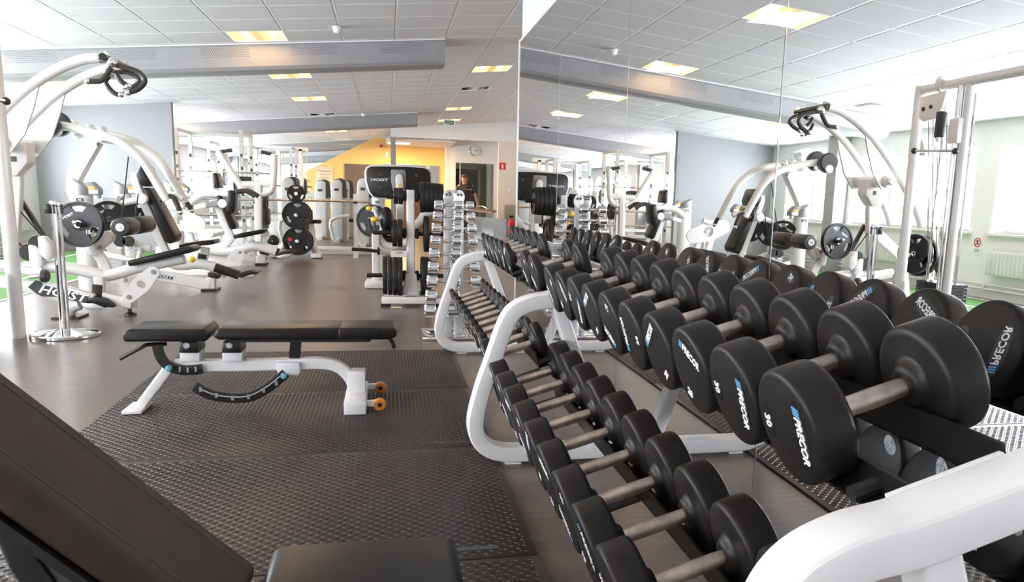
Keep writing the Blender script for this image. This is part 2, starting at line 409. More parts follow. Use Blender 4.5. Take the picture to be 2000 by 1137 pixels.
# ---- recessed lamps and vents
def rowname(i): return {-13: 'behind the camera', -8: 'almost overhead', -3: 'nearest the camera', 2: 'just before the first air duct', 7: 'beyond the first air duct', 12: 'third past the camera', 17: 'before the second air duct', 22: 'over the far right passage', 25: 'beyond the second air duct', 27: 'far back in the gym', 32: 'at the very back of the gym'}[i]
for j, i in LAMPS:
    x = X0 + T * (j + .5); y = Y0 + T * (i + .5); z = cz(x)
    row = {-3: 'middle row', 2: 'right row', -8: 'window-side row'}[j]
    t = thing('ceiling_lamp', (x, y, z), 'warm glowing recessed square ceiling lamp, %s, %s' % (row, rowname(i)), 'ceiling lamp', 'recessed ceiling lamps')
    def q(u, v, dz): return (x + u, y + v, z + MS * u + dz)
    h = .285
    f = MB()
    for a, b, c, d in ((-.3, -.3, .3, -h), (-.3, h, .3, .3), (-.3, -h, -h, h), (h, -h, .3, h)):
        f.add([q(a, b, .0), q(c, b, .0), q(c, d, .0), q(a, d, .0), q(a, b, .02), q(c, b, .02), q(c, d, .02), q(a, d, .02)], [(0, 3, 2, 1), (4, 5, 6, 7), (0, 1, 5, 4), (1, 2, 6, 5), (2, 3, 7, 6), (3, 0, 4, 7)])
    ob('frame', f, 'tbar', t)
    r = MB()   # splayed reflector tray
    r.add([q(-h, -h, .01), q(h, -h, .01), q(h, h, .01), q(-h, h, .01), q(-.2, -.24, .048), q(.2, -.24, .048), q(.2, .24, .048), q(-.2, .24, .048)], [(0, 1, 5, 4), (1, 2, 6, 5), (2, 3, 7, 6), (3, 0, 4, 7), (4, 5, 6, 7)])
    ob('reflector', r, 'lampm', t)
    for sx in (-.14, .14):
        ob('tube_lamp', MB().tube([q(sx, -.23, .034), q(sx, .23, .034)], .016, 8), 'lamph', t)
    ob('centre_louver', MB().add([q(-.045, -h, .006), q(.045, -h, .006), q(.045, h, .006), q(-.045, h, .006), q(-.045, -h, .03), q(.045, -h, .03), q(.045, h, .03), q(-.045, h, .03)], [(0, 3, 2, 1), (4, 5, 6, 7), (0, 1, 5, 4), (1, 2, 6, 5), (2, 3, 7, 6), (3, 0, 4, 7)]), 'lampw', t)
    ld = bpy.data.lights.new('lamp_light', 'AREA'); ld.size = .5; ld.energy = 4.5; ld.color = (1, .60, .28)
    lo = bpy.data.objects.new('lamp_light', ld); COL.objects.link(lo); lo.location = (x, y, z - .012); lo.parent = t; lo.matrix_parent_inverse = Matrix.Translation((-x, -y, -z))
for (j, i), wh in zip(VENTS, ('near the end of the mirror wall', 'between the two right-hand lamps', 'on the window side before the first air duct', 'in front of the second air duct')):
    x = X0 + T * (j + .5); y = Y0 + T * (i + .5); z = cz(x)
    t = thing('ceiling_vent', (x, y, z), 'square louvred ceiling air vent ' + wh, 'air vent', 'ceiling vents')
    ob('vent_box', MB().box((x, y, z + .04), (.56, .56, .01)), 'dark', t)
    f = MB()
    for a, b, c, d in ((-.3, -.3, .3, -.25), (-.3, .25, .3, .3), (-.3, -.25, -.25, .25), (.25, -.25, .3, .25)):
        f.add([(x + a, y + b, z + MS * a), (x + c, y + b, z + MS * c), (x + c, y + d, z + MS * c), (x + a, y + d, z + MS * a), (x + a, y + b, z + MS * a + .015), (x + c, y + b, z + MS * c + .015), (x + c, y + d, z + MS * c + .015), (x + a, y + d, z + MS * a + .015)], [(0, 3, 2, 1), (4, 5, 6, 7), (0, 1, 5, 4), (1, 2, 6, 5), (2, 3, 7, 6), (3, 0, 4, 7)])
    ob('frame', f, 'tbar', t)
    for s_ in (-1, 1):
        ob('louver', MB().add([(x + s_ * .06, y - .25, z + .002), (x + s_ * .06, y + .25, z + .002), (x + s_ * .2, y + .25, z + .04), (x + s_ * .2, y - .25, z + .04), (x + s_ * .06, y - .25, z + .012), (x + s_ * .06, y + .25, z + .012), (x + s_ * .2, y + .25, z + .05), (x + s_ * .2, y - .25, z + .05)], [(0, 3, 2, 1), (4, 5, 6, 7), (0, 1, 5, 4), (1, 2, 6, 5), (2, 3, 7, 6), (3, 0, 4, 7)]), 'duct', t)
    ob('centre_plate', MB().box((x, y, z + .012), (.12, .5, .012)), 'tbar', t)
# ---- air ducts (chilled beams) hanging under the ceiling
def duct(y, xa, xb, lab, holes):
    t = thing('air_duct', (xa, y, cz(xa)), lab, 'air duct', 'long ceiling air ducts')
    prof = [(0, .0), (0, -.015), (.012, -.03), (.03, -.16), (.06, -.25), (.10, -.285), (.18, -.30), (.40, -.30), (.49, -.28), (.54, -.24), (.56, -.03), (.57, 0)]
    mb = MB(); n = len(prof); vs = []
    for x in (xa, xb):
        vs += [(x, y + a, cz(x) + b) for a, b in prof]
    mb.add(vs, [tuple(range(n)), tuple(n + k for k in reversed(range(n)))] + [(k, n + k, n + (k + 1) % n, (k + 1) % n) for k in range(n)])
    ob('duct_body', mb, 'duct', t, ang=25)
    ob('top_flange', MB().add([(xa, y - .02, cz(xa) - .012), (xb, y - .02, cz(xb) - .012), (xb, y + .02, cz(xb) - .012), (xa, y + .02, cz(xa) - .012), (xa, y - .02, cz(xa)), (xb, y - .02, cz(xb)), (xb, y + .02, cz(xb)), (xa, y + .02, cz(xa))], [(0, 3, 2, 1), (4, 5, 6, 7), (0, 1, 5, 4), (1, 2, 6, 5), (2, 3, 7, 6), (3, 0, 4, 7)]), 'tbar', t)
    if holes:
        for c in (.19, -.825, -1.815, -2.81, -3.81):
            hb = MB()
            for r_ in range(6):
                for k in range(22):
                    x = c - .26 + .0235 * (k + .5 * (r_ % 2)); d = -.045 - r_ * .019
                    yy = y + .012 + (.018) * ((-d - .03) / .13) - .0012
                    hb.add([(x + .0045 * cos(q_ * pi / 3), yy, cz(x) + d + .0045 * sin(q_ * pi / 3)) for q_ in range(6)], [tuple(range(6))])
            stuff(ob('perforation', hb, 'dark', t))
duct(10.18, -4.95, .70, 'long grey metal air duct with perforated patches nearest the camera', True)
duct(19.2, -5.0, .69, 'long plain grey air duct hanging in front of the far rooms', False)
duct(27.6, -5.0, 1.2, 'grey air duct far back, seen above the sloping yellow wall', False)
duct(36.0, -5.0, 1.2, 'farthest grey air duct at the very back of the gym', False)
for y, wd in ((9.34, 'before the first air duct'), (18.98, 'before the second air duct')):
    x = -.52; z = cz(x)
    t = thing('smoke_detector', (x, y, z), 'small round white smoke detector on the ceiling ' + wd, 'smoke detector', 'smoke detectors')
    ob('base', MB().lathe([(.05, .0), (.055, -.012), (.055, -.03)], (x, y, z), n=20), 'ink', t)
    ob('sensor_head', MB().lathe([(.042, -.03), (.046, -.04), (.046, -.055), (.03, -.065), (.001, -.066)], (x, y, z), n=20), 'ink', t)
# ---- far right: header, column, clock wall and the yellow room
YH = 23.2
hd = MB(); hd.add([(.08, YH, 2.725), (XR, YH, 2.745), (XR, YH, cz(XR)), (.08, YH, cz(.08)), (.08, YH + .2, 2.725), (XR, YH + .2, 2.745), (XR, YH + .2, cz(XR)), (.08, YH + .2, cz(.08))], [(0, 1, 2, 3), (7, 6, 5, 4), (0, 4, 5, 1), (1, 5, 6, 2), (2, 6, 7, 3), (3, 7, 4, 0)])
struct('wall_header', hd, 'wallw')
struct('wall_column_steel', MB().lo_hi((.083, YH + .02, 0), (.225, YH + .16, 2.725)), 'duct')
struct('wall_fire_sign', MB().lo_hi((3.14, YH + .002, 0), (XR, YH + .2, 2.745)), 'cream')
YC = 25.6
# clock wall with a doorway
dx0, dx1, dz = 2.10, 3.33, 2.19
cw = struct('wall_clock', MB().lo_hi((1.92, YC, dz), (XR, YC + .12, 2.9)).lo_hi((1.92, YC, 0), (dx0, YC + .12, dz)).lo_hi((dx1, YC, 0), (XR, YC + .12, dz)), 'wallw')
struct('wall_yellow_side', MB().lo_hi((1.80, YC - .0, 0), (1.92, YC + 2.4, 2.66)), 'cream')
struct('wall_corridor', MB().lo_hi((1.92, YC + 3.6, 0), (XR, YC + 3.7, 2.9)).lo_hi((3.5, YC + .12, 0), (3.6, YC + 3.6, 2.9)).lo_hi((1.92, YC + .12, 2.62), (3.6, YC + 3.7, 2.7)), 'corr')
d1 = struct('door_1', MB().lo_hi((2.3, YC + 3.53, .0), (3.2, YC + 3.6, 2.12)), 'doorg')
ob('door_handle', MB().tube([(3.1, YC + 3.53, 1.02), (3.1, YC + 3.47, 1.02), (2.98, YC + 3.47, 1.02)], .012, 8), 'chrome', d1)
ob('door_lock', MB().cyl((3.1, YC + 3.52, 1.14), (0, 1, 0), .025, .03), 'chrome', d1)
ob('door_frame', MB().lo_hi((2.22, YC + 3.5, 0), (2.3, YC + 3.6, 2.2)).lo_hi((3.2, YC + 3.5, 0), (3.28, YC + 3.6, 2.2)).lo_hi((2.22, YC + 3.5, 2.12), (3.28, YC + 3.6, 2.2)), 'corr', d1)
gl = tag(ob('glass_door', MB().lo_hi((dx0 + .16, YC + .04, .02), (dx1 - .02, YC + .05, dz - .02)), 'glass'), 'clear glass entrance door with steel edge under the wall clock', 'door')
ob('edge_post', MB().lo_hi((dx0 + .12, YC + .02, 0), (dx0 + .16, YC + .07, dz)), 'silver', gl)
ob('closing_jamb', MB().lo_hi((dx1 - .03, YC + .01, 0), (dx1, YC + .08, dz)), 'silver', gl)
# yellow room: lower ceiling, back wall with sloping top, brown door
YY = 26.2
yw = MB().prism([(-2.52, YY, 0), (1.80, YY, 0), (1.80, YY, 2.66), (-.05, YY, 2.66), (-.05, YY, 2.86), (-.36, YY, 2.90), (-2.45, YY, 1.76), (-2.52, YY, 1.72)], (0, .15, 0))
struct('wall_yellow', yw, 'yellow')
struct('ceiling_yellow_room', MB().lo_hi((-.05, YH + .2, 2.66), (1.92, YY + .1, 2.70)), 'cream')
d2 = struct('door_2', MB().lo_hi((-1.32, YY - .05, 0), (-.30, YY - .001, 2.03)), 'doord')
ob('door_plate', MB().lo_hi((-.86, YY - .06, 1.46), (-.62, YY - .05, 1.53)), 'paper', d2)
struct('window_20', MB().lo_hi((-.16, YY - .04, 1.0), (1.62, YY - .002, 2.09)), 'silver')
for a, b in ((-.14, .36), (.42, 1.18), (1.30, 1.60)):
    tag(ob('glazed_panel', MB().lo_hi((a, YY - .055, 1.02), (b, YY - .041, 2.07)), 'pane' if a > 5 else 'mirror'), 'mirrored glazed panel in the yellow wall, %s of three' % {-.14: 'leftmost', .42: 'middle', 1.30: 'rightmost'}[a], 'glazed panel', 'glazed panels in the yellow wall')
# lamp in the yellow room
t = thing('ceiling_lamp', (.33, 24.6, 2.65), 'warm glowing ceiling lamp in the yellow room behind the grey column', 'ceiling lamp', 'recessed ceiling lamps')
ob('frame', MB().lo_hi((-.02, 24.3, 2.64), (.68, 24.9, 2.66)), 'tbar', t); ob('tube_lamp', MB().lo_hi((.02, 24.34, 2.632), (.64, 24.86, 2.64)), 'lamph', t)
ld = bpy.data.lights.new('lamp_light', 'AREA'); ld.size = .55; ld.energy = 95; ld.color = (1, .68, .36)
lo = bpy.data.objects.new('lamp_light', ld); COL.objects.link(lo); lo.location = (.33, 24.6, 2.62); lo.parent = t; lo.matrix_parent_inverse = Matrix.Translation((-.33, -24.6, -2.65))
# glass partition with white base
gp = thing('glass_partition', (-1.8, 15.25, 0), 'frameless clear glass partition standing on a low white base, across the back', 'glass partition')
ob('base', MB().lo_hi((-3.68, 15.16, 0), (.05, 15.34, .14)), 'white', gp, bevel=.01)
gx = [-3.66, -2.42, -1.2, .03]
for k in range(3):
    ob('glass_panel', MB().lo_hi((gx[k] + .004, 15.24, .14), (gx[k + 1] - .004, 15.252, 2.12)), 'glass', gp)
# turf strip by the windows, with white lines
struct('floor_turf', MB().lo_hi((-5.6, 5.2, 0), (-3.62, 14.9, .006)), 'turf')
for x in (-5.62, -4.9, -4.2, -3.62):
    struct('trim_3' if x == -5.62 else 'turf_line', MB().lo_hi((x - .02, 5.2, 0.0), (x + .02, 14.9, .008)), 'ink', None if x == -5.62 else bpy.data.objects['floor_turf'])

# ================================================================== rubber mats with diamond tread
def lozenges(x0, x1, y0, y1, z, p=.0215):
    mb = MB(); V = []; Fc = []
    ny = int((y1 - y0 - .03) / p); nx = int((x1 - x0 - .03) / p)
    for i in range(ny):
        for j in range(nx):
            cx = x0 + .022 + p * j; cy = y0 + .022 + p * i
            a = .62 if (i + j) % 2 else -.62 + pi
            L, W = .0102, .0034; ca, sa = cos(a), sin(a); o = len(V)
            for u, v, h in ((-L, 0, 0), (0, -W, 0), (L, 0, 0), (0, W, 0), (-L * .55, 0, .0026), (L * .55, 0, .0026)):
                V.append((cx + u * ca - v * sa, cy + u * sa + v * ca, z + h))
            Fc += [(o, o + 1, o + 5, o + 4), (o + 1, o + 2, o + 5), (o + 2, o + 3, o + 4, o + 5), (o + 3, o, o + 4)]
    mb.v = [Vector(v) for v in V]; mb.f = Fc; return mb
MX0, MX1 = -1.40, .462
spans = [(4.585, 5.80, 'farthest of the four, beyond the flat bench'), (3.465, 4.575, 'under the flat bench'), (2.33, 3.455, 'in front of the flat bench'), (1.15, 2.32, 'under the foreground bench')]
for a, b, wh in spans:
    t = thing('rubber_mat', ((MX0 + MX1) / 2, (a + b) / 2, 0), 'black brown diamond tread rubber floor mat ' + wh, 'floor mat', 'rubber mats laid in a row')
    ob('mat_sheet', MB().lo_hi((MX0, a, 0), (MX1, b, .010)), 'mat', t, bevel=.003)
    stuff(ob('tread', lozenges(MX0, MX1, a, b, .010), 'mat', t, ang=10))
    ob('hand_slot', MB().lo_hi((MX1 - .30, a + .055, .0085), (MX1 - .12, a + .08, .0126)), 'dark', t)
# ================================================================== dumbbell rack
FA, FB, FC_ = .85, 3.25, 5.70
rk = thing('dumbbell_rack', (.68, 3.3, 0), 'long two-tier dumbbell rack with white curved frames along the mirror', 'dumbbell rack')
prof = [(1.0, .045), (.62, .045), (.47, .05), (.385, .095), (.355, .185), (.385, .33), (.425, .45), (.475, .60), (.515, .668), (.585, .703), (.68, .722), (.85, .772), (1.0, .818)]
for y in (FA, FB, FC_):
    fr = ob('end_frame', MB().bar([(x, y, z) for x, z in prof], .092, .068, smooth=6), 'white', rk, ang=29)
    ob('back_leg', MB().bar([(.70, y, .70), (.93, y, .07)], .075, .06), 'white', fr)
    ob('slot_plate', MB().box((.372, y, .36), (.006, .03, .13), Matrix.Rotation(.32, 3, 'Y')), 'silver', fr)
    ob('shelf_bracket', MB().bar([(.68, y + .049, .716), (.86, y + .049, .770)], .012, .074), 'white', fr)
    for x in (.52, .95): ob('foot_pad', MB().lo_hi((x - .035, y - .03, 0), (x + .035, y + .03, .012)), 'ink', fr)
TIERS = {'t1': ((.772, .832), .299, .099, FA + .05, FB - .04), 'l1': ((.597, .396), .295, .113, FA + .05, FB - .04),
         't2': ((.745, .840), .275, .089, FB + .04, FC_ - .04), 'l2': ((.545, .475), .32, .083, FB + .04, FC_ - .04)}
for k, (c, t, r, ya, yb) in TIERS.items():
    ux, uz = cos(t), sin(t); nx, nz = -sin(t), cos(t)
    def pt(u, n, y): return (c[0] + u * ux + n * nx, y, c[1] + u * uz + n * nz)
    for s in (-1, 1):
        mb = MB(); n0 = -r - .010
        for u0, u1, n1, n2 in ((.068, .112, n0, n0 + .006), (.068, .074, n0, n0 + (.072 if s > 0 else .05))):
            us = sorted((s * u0, s * u1))
            mb.add([pt(us[0], n1, ya), pt(us[1], n1, ya), pt(us[1], n2, ya), pt(us[0], n2, ya), pt(us[0], n1, yb), pt(us[1], n1, yb), pt(us[1], n2, yb), pt(us[0], n2, yb)], [(0, 1, 2, 3), (7, 6, 5, 4), (0, 4, 5, 1), (1, 5, 6, 2), (2, 6, 7, 3), (3, 7, 4, 0)])
        rl = ob('shelf_rail', mb, 'blackm', rk)
        nn = 12; sp, y_0 = {'t1': (.212, 1.0), 'l1': (.2235, 1.0702), 't2': (.216, 3.307), 'l2': (.2, 3.30)}[k]
        for q_ in range(nn):
            y = y_0 + q_ * sp
            if y > yb - .01: break
            ob('saddle_roller', MB().tube([pt(s * .074, n0 + .021, y), pt(s * .122, n0 + .021, y)], .014, 8), 'rubber2', rl)
    for y in ((ya + yb) / 2, ya + .003, yb - .003):
        ob('shelf_tie', MB().add([pt(-.07, -r - .02, y - .02), pt(.07, -r - .02, y - .02), pt(.07, -r - .012, y - .02), pt(-.07, -r - .012, y - .02), pt(-.07, -r - .02, y + .02), pt(.07, -r - .02, y + .02), pt(.07, -r - .012, y + .02), pt(-.07, -r - .012, y + .02)], [(0, 1, 2, 3), (7, 6, 5, 4), (0, 4, 5, 1), (1, 5, 6, 2), (2, 6, 7, 3), (3, 7, 4, 0)]), 'blackm', rk)
# ---- dumbbells
DB = {}
def db_meshes(r, a, b, num):
    k0 = (r, a, b)
    if k0 not in DB:
        hm = []
        for s in (-1, 1):
            pr = [(.019, a - .014), (.030, a - .014), (.037, a - .006), (.042, a + .003), (.05, a + .006), (r - .016, a + .006), (r - .006, a + .008), (r - .0015, a + .013), (r, a + .020), (r, b - .011), (r - .0015, b - .005), (r - .005, b - .0015), (r - .011, b), (.001, b)]
            hm.append(MB().lathe(pr, (0, 0, 0), (s, 0, 0), 40).mesh('head', ang=60))
        hd_ = MB().lathe([(.0155, -a), (.017, -a * .5), (.0178, 0), (.017, a * .5), (.0155, a)], (0, 0, 0), (1, 0, 0), 16).mesh('handle', ang=60)
        bd = []
        for s in (-1, 1):
            R = Vector((0, s, 0)); U = Vector((0, 0, 1)); X = s * (b + .0006); e = []
            ell = [(X,) + tuple((R * (.60 * r * cos(q * pi / 14)) + U * (.50 * r + .20 * r * sin(q * pi / 14)))[1:]) for q in range(28)]
            bm_ = MB().prism(ell, (-s * .004, 0, 0))
            ell2 = [(X,) + tuple((R * (.30 * r * cos(q * pi / 10)) + U * (-.62 * r + .17 * r * sin(q * pi / 10)))[1:]) for q in range(20)]
            badge = bm_.mesh('badge'); badge2 = MB().prism(ell2, (-s * .004, 0, 0)).mesh('number_badge')
            lt = text_mb('PRECOR', (s * (b + .0012), 0, .50 * r) + Vector((0, 0, 0)) if False else Vector((s * (b + .0012), 0, .5 * r)) + R * (.10 * r), R, U, height=.20 * r, width=.82 * r, shear=.18, bold=.018).mesh('lettering')
            bars = MB()
            for q in range(3):
                x0 = -.46 * r + q * .055 * r
                P_ = [Vector((s * (b + .0012), 0, .5 * r)) + R * (x0 + dx) + U * dz for dx, dz in ((-.04 * r, -.10 * r), (0, -.10 * r), (.04 * r, .10 * r), (0, .10 * r))]
                bars.prism(P_, (s * .0006, 0, 0))
            bd.append((badge, lt, bars.mesh('badge_bar'), badge2))
        DB[k0] = (hm, hd_, bd, {})
    hm, hd_, bd, nums = DB[k0]
    if num not in nums:
        nums[num] = [text_mb(num, Vector((s * (b + .0012), 0, -.62 * r)), (0, s, 0), (0, 0, 1), height=.19 * r, bold=.02).mesh('number') for s in (-1, 1)]
    return hm, hd_, bd, nums[num]
def dumbbell(c, y, tilt, r, a, b, num, spin, label, group):
    hm, hd_, bd, nm = db_meshes(r, a, b, num)
    t = thing('dumbbell', (c[0], y, c[1]), label, 'dumbbell', group); LOCAL.add(t.name)
    t.rotation_euler = (spin, -tilt, 0)
    h = link('handle', hd_, 'steel', t)
    for s in (0, 1):
        H = link('head', hm[s], 'rubber', t); LOCAL.add(H.name)
        link('badge', bd[s][0], 'badge', H); link('number_badge', bd[s][3], 'badge', H); link('lettering', bd[s][1], 'ink', H); link('badge_bar', bd[s][2], 'blue', H); link('number', nm[s], 'ink', H)
ORD = ['first', 'second', 'third', 'fourth', 'fifth', 'sixth', 'seventh', 'eighth', 'ninth', 'tenth', 'eleventh', 'twelfth']
G1, G2 = 'rubber dumbbells on the near rack bay', 'rubber dumbbells on the far rack bay'
spins = [1.52, 1.62, .45, -.65, -1.6, -2.7, -.5, 1.9, .9, -2.2]
for k in range(10):
    n = ('30', '30', '28', '28', '26', '26', '24', '24', '22', '22')[k]
    r = (.099, .099, .098, .098, .0975, .0975, .097, .097, .096, .096)[k]
    dumbbell((.772, .832), 1.106 + .212 * k, .299, r, .077, .155, n, spins[k], 'black rubber dumbbell marked %s, %s from the near end of the top tier' % (n, ORD[k]), G1)
for k in range(10):
    n = ('40', '38', '38', '36', '36', '34', '34', '32', '32', '32')[k]
    dumbbell((.597, .396), 1.182 + .2235 * k, .295, .1115, .090, .170, n, random.uniform(-3, 3), 'black rubber dumbbell, %s from the near end of the lower tier' % ORD[k], G1)
for q, k in enumerate((9, 8, 5, 4, 3, 2, 1, 0)):
    n = ('20', '20', '18', '16', '16', '14', '14', '12')[q]
    dumbbell((.745, .840), 5.359 - .216 * k, .275, .089 if q > 1 else .092, .078, .116 if q > 1 else .124, n, random.uniform(-3, 3), 'black rubber dumbbell, %s beyond the middle white frame on the top tier' % ORD[q], G2)
for q, k in enumerate(range(10, -1, -1)):
    big = q == 0
    n = ('12', '10', '10', '8', '8', '6', '6', '5', '5', '4', '4')[q]
    dumbbell((.545, .475), 5.40 - .2 * k, .32, .088 if big else .083 - .0008 * q, .090, .138 if big else .127, n, random.uniform(-3, 3), 'black rubber dumbbell, %s beyond the middle white frame on the lower tier' % ORD[q], G2)
# ================================================================== flat bench in the middle
def v6(x, y, Y): return at(200 + x / 2.857, 590 + y / 2.857, Y)
b = thing('flat_bench', (-.75, 4.28, 0), 'adjustable flat weight bench with black pads and white frame on mat', 'bench')
YN, YQ, YM = 4.145, 4.425, 4.285
sp_ = ob('seat_pad', MB().prism([v6(x, y, YN) for x, y in ((108, 205), (114, 172), (140, 154), (560, 150), (592, 183), (590, 208), (572, 222), (122, 224))], (0, YQ - YN, 0)), 'vinyl', b, bevel=.016, seg=3)
bp_ = ob('back_pad', MB().prism([v6(x, y, YN) for x, y in ((613, 190), (640, 152), (662, 147), (1628, 146), (1645, 165), (1641, 195), (1600, 211), (640, 213))], (0, YQ - YN, 0)), 'vinyl', b, bevel=.016, seg=3)
ob('cushion_sleeve', MB().prism([v6(x, y, YN - .004) for x, y in ((1312, 147), (1550, 146), (1550, 212), (1312, 213))], (0, YQ - YN + .008, 0)), 'vinyl', bp_, bevel=.014, seg=3)
ob('pad_board', MB().prism([v6(x, y, YN + .03) for x, y in ((700, 212), (1500, 212), (1490, 224), (710, 225))], (0, YQ - YN - .06, 0)), 'blackm', b)
ob('pad_hook', MB().bar([v6(1606, 205, YM), v6(1620, 225, YM), v6(1628, 255, YM)], .05, .02), 'blackm', b)
ob('spine_tube', MB().bar([v6(x, y, YM) for x, y in ((405, 352), (560, 352), (800, 350), (1050, 344), (1225, 340), (1320, 362), (1385, 425), (1412, 500))], .055, .062, smooth=5), 'white', b, ang=50)
ob('front_leg', MB().bar([v6(195, 605, YM), v6(385, 352, YM)], .055, .05), 'white', b)
ob('front_foot', MB().lo_hi((v6(140, 605, YM).x, 4.19, 0.012), (v6(250, 605, YM).x, 4.38, .03)), 'white', b, bevel=.004)
rf = ob('rear_foot', MB().lo_hi((-.228, 4.05, .012), (-.118, 4.52, .082)), 'white', b, bevel=.006)
ob('foot_upright', MB().lo_hi((-.215, 4.235, .08), (-.125, 4.335, .2)), 'white', rf, bevel=.006)
for y in (4.10, 4.47):
    ob('wheel_bracket', MB().lo_hi((-.12, y - .012, .045), (-.055, y + .012, .075)), 'white', rf)
    wh = ob('transport_wheel', MB().cyl((-.05, y, .052), (0, 1, 0), .034, .026, 24, .006), 'amber', b)
    ob('wheel_hub', MB().cyl((-.05, y, .052), (0, 1, 0), .012, .034, 14), 'blackm', wh)
sa = ob('seat_arc', MB().bar([v6(x, y, YM - .045) for x, y in ((306, 240), (322, 300), (362, 350), (430, 378), (500, 380), (558, 372))], .012, .05, smooth=5), 'blackm', b, ang=50)
for x, y in ((432, 376), (476, 380), (520, 376)): ob('arc_slot', MB().box(v6(x, y, YM - .053), (.008, .004, .026)), 'silver', sa)
ba = ob('back_arc', MB().bar([v6(x, y, YM - .045) for x, y in ((515, 470), (590, 512), (715, 535), (830, 527), (935, 470), (1025, 395))], .012, .052, smooth=5), 'blackm', b, ang=50)
ob('arc_groove', MB().bar([v6(x, y, YM - .0525) for x, y in ((550, 487), (620, 515), (720, 530), (825, 522), (925, 468), (990, 415))], .004, .006, smooth=5), 'silver', ba)
for x, y in ((548, 488), (636, 521), (726, 536), (815, 528), (900, 493), (970, 453)): ob('arc_slot', MB().box(v6(x, y, YM - .0535), (.014, .004, .024)), 'grey', ba)
ob('seat_handle', MB().tube([v6(98, 318, YM - .06), v6(225, 250, YM - .06), v6(260, 238, YM - .05), v6(360, 234, YM - .03)], .0105, 10, smooth=4), 'blackm', b)
for x in (480, 718):
    br = ob('hinge_bracket', MB().prism([v6(x - 55 + a, c_, 4.20) for a, c_ in ((0, 285), (8, 222), (100, 222), (112, 285))], (0, .17, 0)), 'blackm', b, bevel=.006)
    ob('hinge_bolt', MB().cyl(v6(x - 10, 243, 4.197), (0, 1, 0), .0165, .012, 18, .003), 'silver', br)
    ob('hinge_post', MB().prism([v6(x - 50 + a, c_, 4.22) for a, c_ in ((0, 278), (112, 278), (112, 332), (0, 332))], (0, .13, 0)), 'white', b, bevel=.004)
ob('back_support', MB().prism([v6(x, y, YM - .03) for x, y in ((1048, 222), (1106, 222), (1100, 312), (1040, 312))], (0, .06, 0)), 'blackm', b)
ob('slide_bracket', MB().prism([v6(x, y, YM - .05) for x, y in ((975, 338), (1100, 338), (1103, 398), (1090, 412), (985, 410), (972, 385))], (0, .1, 0)), 'white', b, bevel=.005)
for x, y in ((371, 370), (1012, 412)):
    ob('pull_knob', MB().lathe([(.001, -.02), (.012, -.018), (.016, -.008), (.016, .004), (.008, .014), (.006, .03)], v6(x, y, YM - .085), (0, 1, 0), 16), 'knob', b)
# ================================================================== bench in the foreground
fb = thing('incline_bench', (-.2, 1.45, 0), 'incline bench with raised dark back pad in the left foreground', 'bench')
n_ = Vector((-.70, 0, -.714)); d_ = Vector((-.714, 0, .70))
p0 = Vector((-.252, 1.30, .398)); L_ = 1.05; th = .062
bk = MB().prism([p0, p0 + d_ * L_, p0 + d_ * L_ + n_ * th, p0 + n_ * th], (0, .27, 0))
bo = ob('back_pad', bk, 'brownvinyl', fb, bevel=.024, seg=5, ang=60)
for yy in (1.345, 1.525):
    ob('seam', MB().tube([p0 + d_ * .03 + Vector((0, yy - 1.30, 0)) - n_ * .0002, p0 + d_ * (L_ - .03) + Vector((0, yy - 1.30, 0)) - n_ * .0002], .0012, 5), 'dark', bo)
st = MB().prism([(-.232, 1.325, .438), (.136, 1.325, .432), (.136, 1.325, .372), (-.232, 1.325, .378)], (0, .265, 0))
so = ob('seat_pad', st, 'vinyl', fb, bevel=.028, seg=5, ang=60)
ob('seam', MB().tube([(-.19, 1.3262, .402), (.10, 1.3262, .398)], .0012, 5), 'dark', so)
ob('back_board', MB().prism([p0 + n_ * th + d_ * .1, p0 + n_ * th + d_ * (L_ - .1), p0 + n_ * (th + .015) + d_ * (L_ - .1), p0 + n_ * (th + .015) + d_ * .1], (0, .2, 0)), 'blackm', fb)
ob('back_strut', MB().bar([(-.62, 1.44, .67), (-.60, 1.44, .50), (-.46, 1.44, .30), (-.25, 1.44, .22)], .05, .05, smooth=4), 'blackm', fb)
ob('spine_tube', MB().bar([(-.95, 1.44, .06), (-.80, 1.44, .17), (-.3, 1.44, .24), (.02, 1.44, .22), (.10, 1.44, .08)], .06, .06, smooth=4), 'white', fb)
ob('seat_post', MB().lo_hi((-.10, 1.41, .22), (-.04, 1.47, .37)), 'white', fb)
ob('hinge_bracket', MB().lo_hi((-.26, 1.38, .25), (-.18, 1.50, .37)), 'blackm', fb)
ob('front_foot', MB().lo_hi((.06, 1.27, .012), (.14, 1.62, .06)), 'white', fb, bevel=.005)
ob('rear_foot', MB().lo_hi((-1.0, 1.22, .012), (-.92, 1.66, .06)), 'white', fb, bevel=.005)
# ================================================================== stanchion
sx, sy = -2.372, 6.565
s_ = thing('stanchion', (sx, sy, 0), 'shiny chrome barrier post on a round base at the left', 'barrier post')
ob('base', MB().lathe([(.226, 0), (.230, .006), (.230, .022), (.22, .030), (.07, .05), (.045, .056), (.001, .057)], (sx, sy, 0), n=48), 'chrome', s_, ang=30)
ob('post', MB().cyl((sx, sy, .51), (0, 0, 1), .034, .92, 28), 'chrome', s_)
hd3 = ob('belt_head', MB().lathe([(.036, .965), (.038, .97), (.038, 1.0), (.034, 1.008), (.001, 1.01)], (sx, sy, 0), n=28), 'chrome', s_)
ob('belt_cassette', MB().lo_hi((sx - .066, sy - .03, .915), (sx - .028, sy + .03, .985)), 'blackm', hd3, bevel=.004)
for a in (0, pi / 2, pi): ob('belt_slot', MB().box((sx + .036 * sin(a), sy - .036 * cos(a), .95), (.014, .014, .07)), 'blackm', hd3)

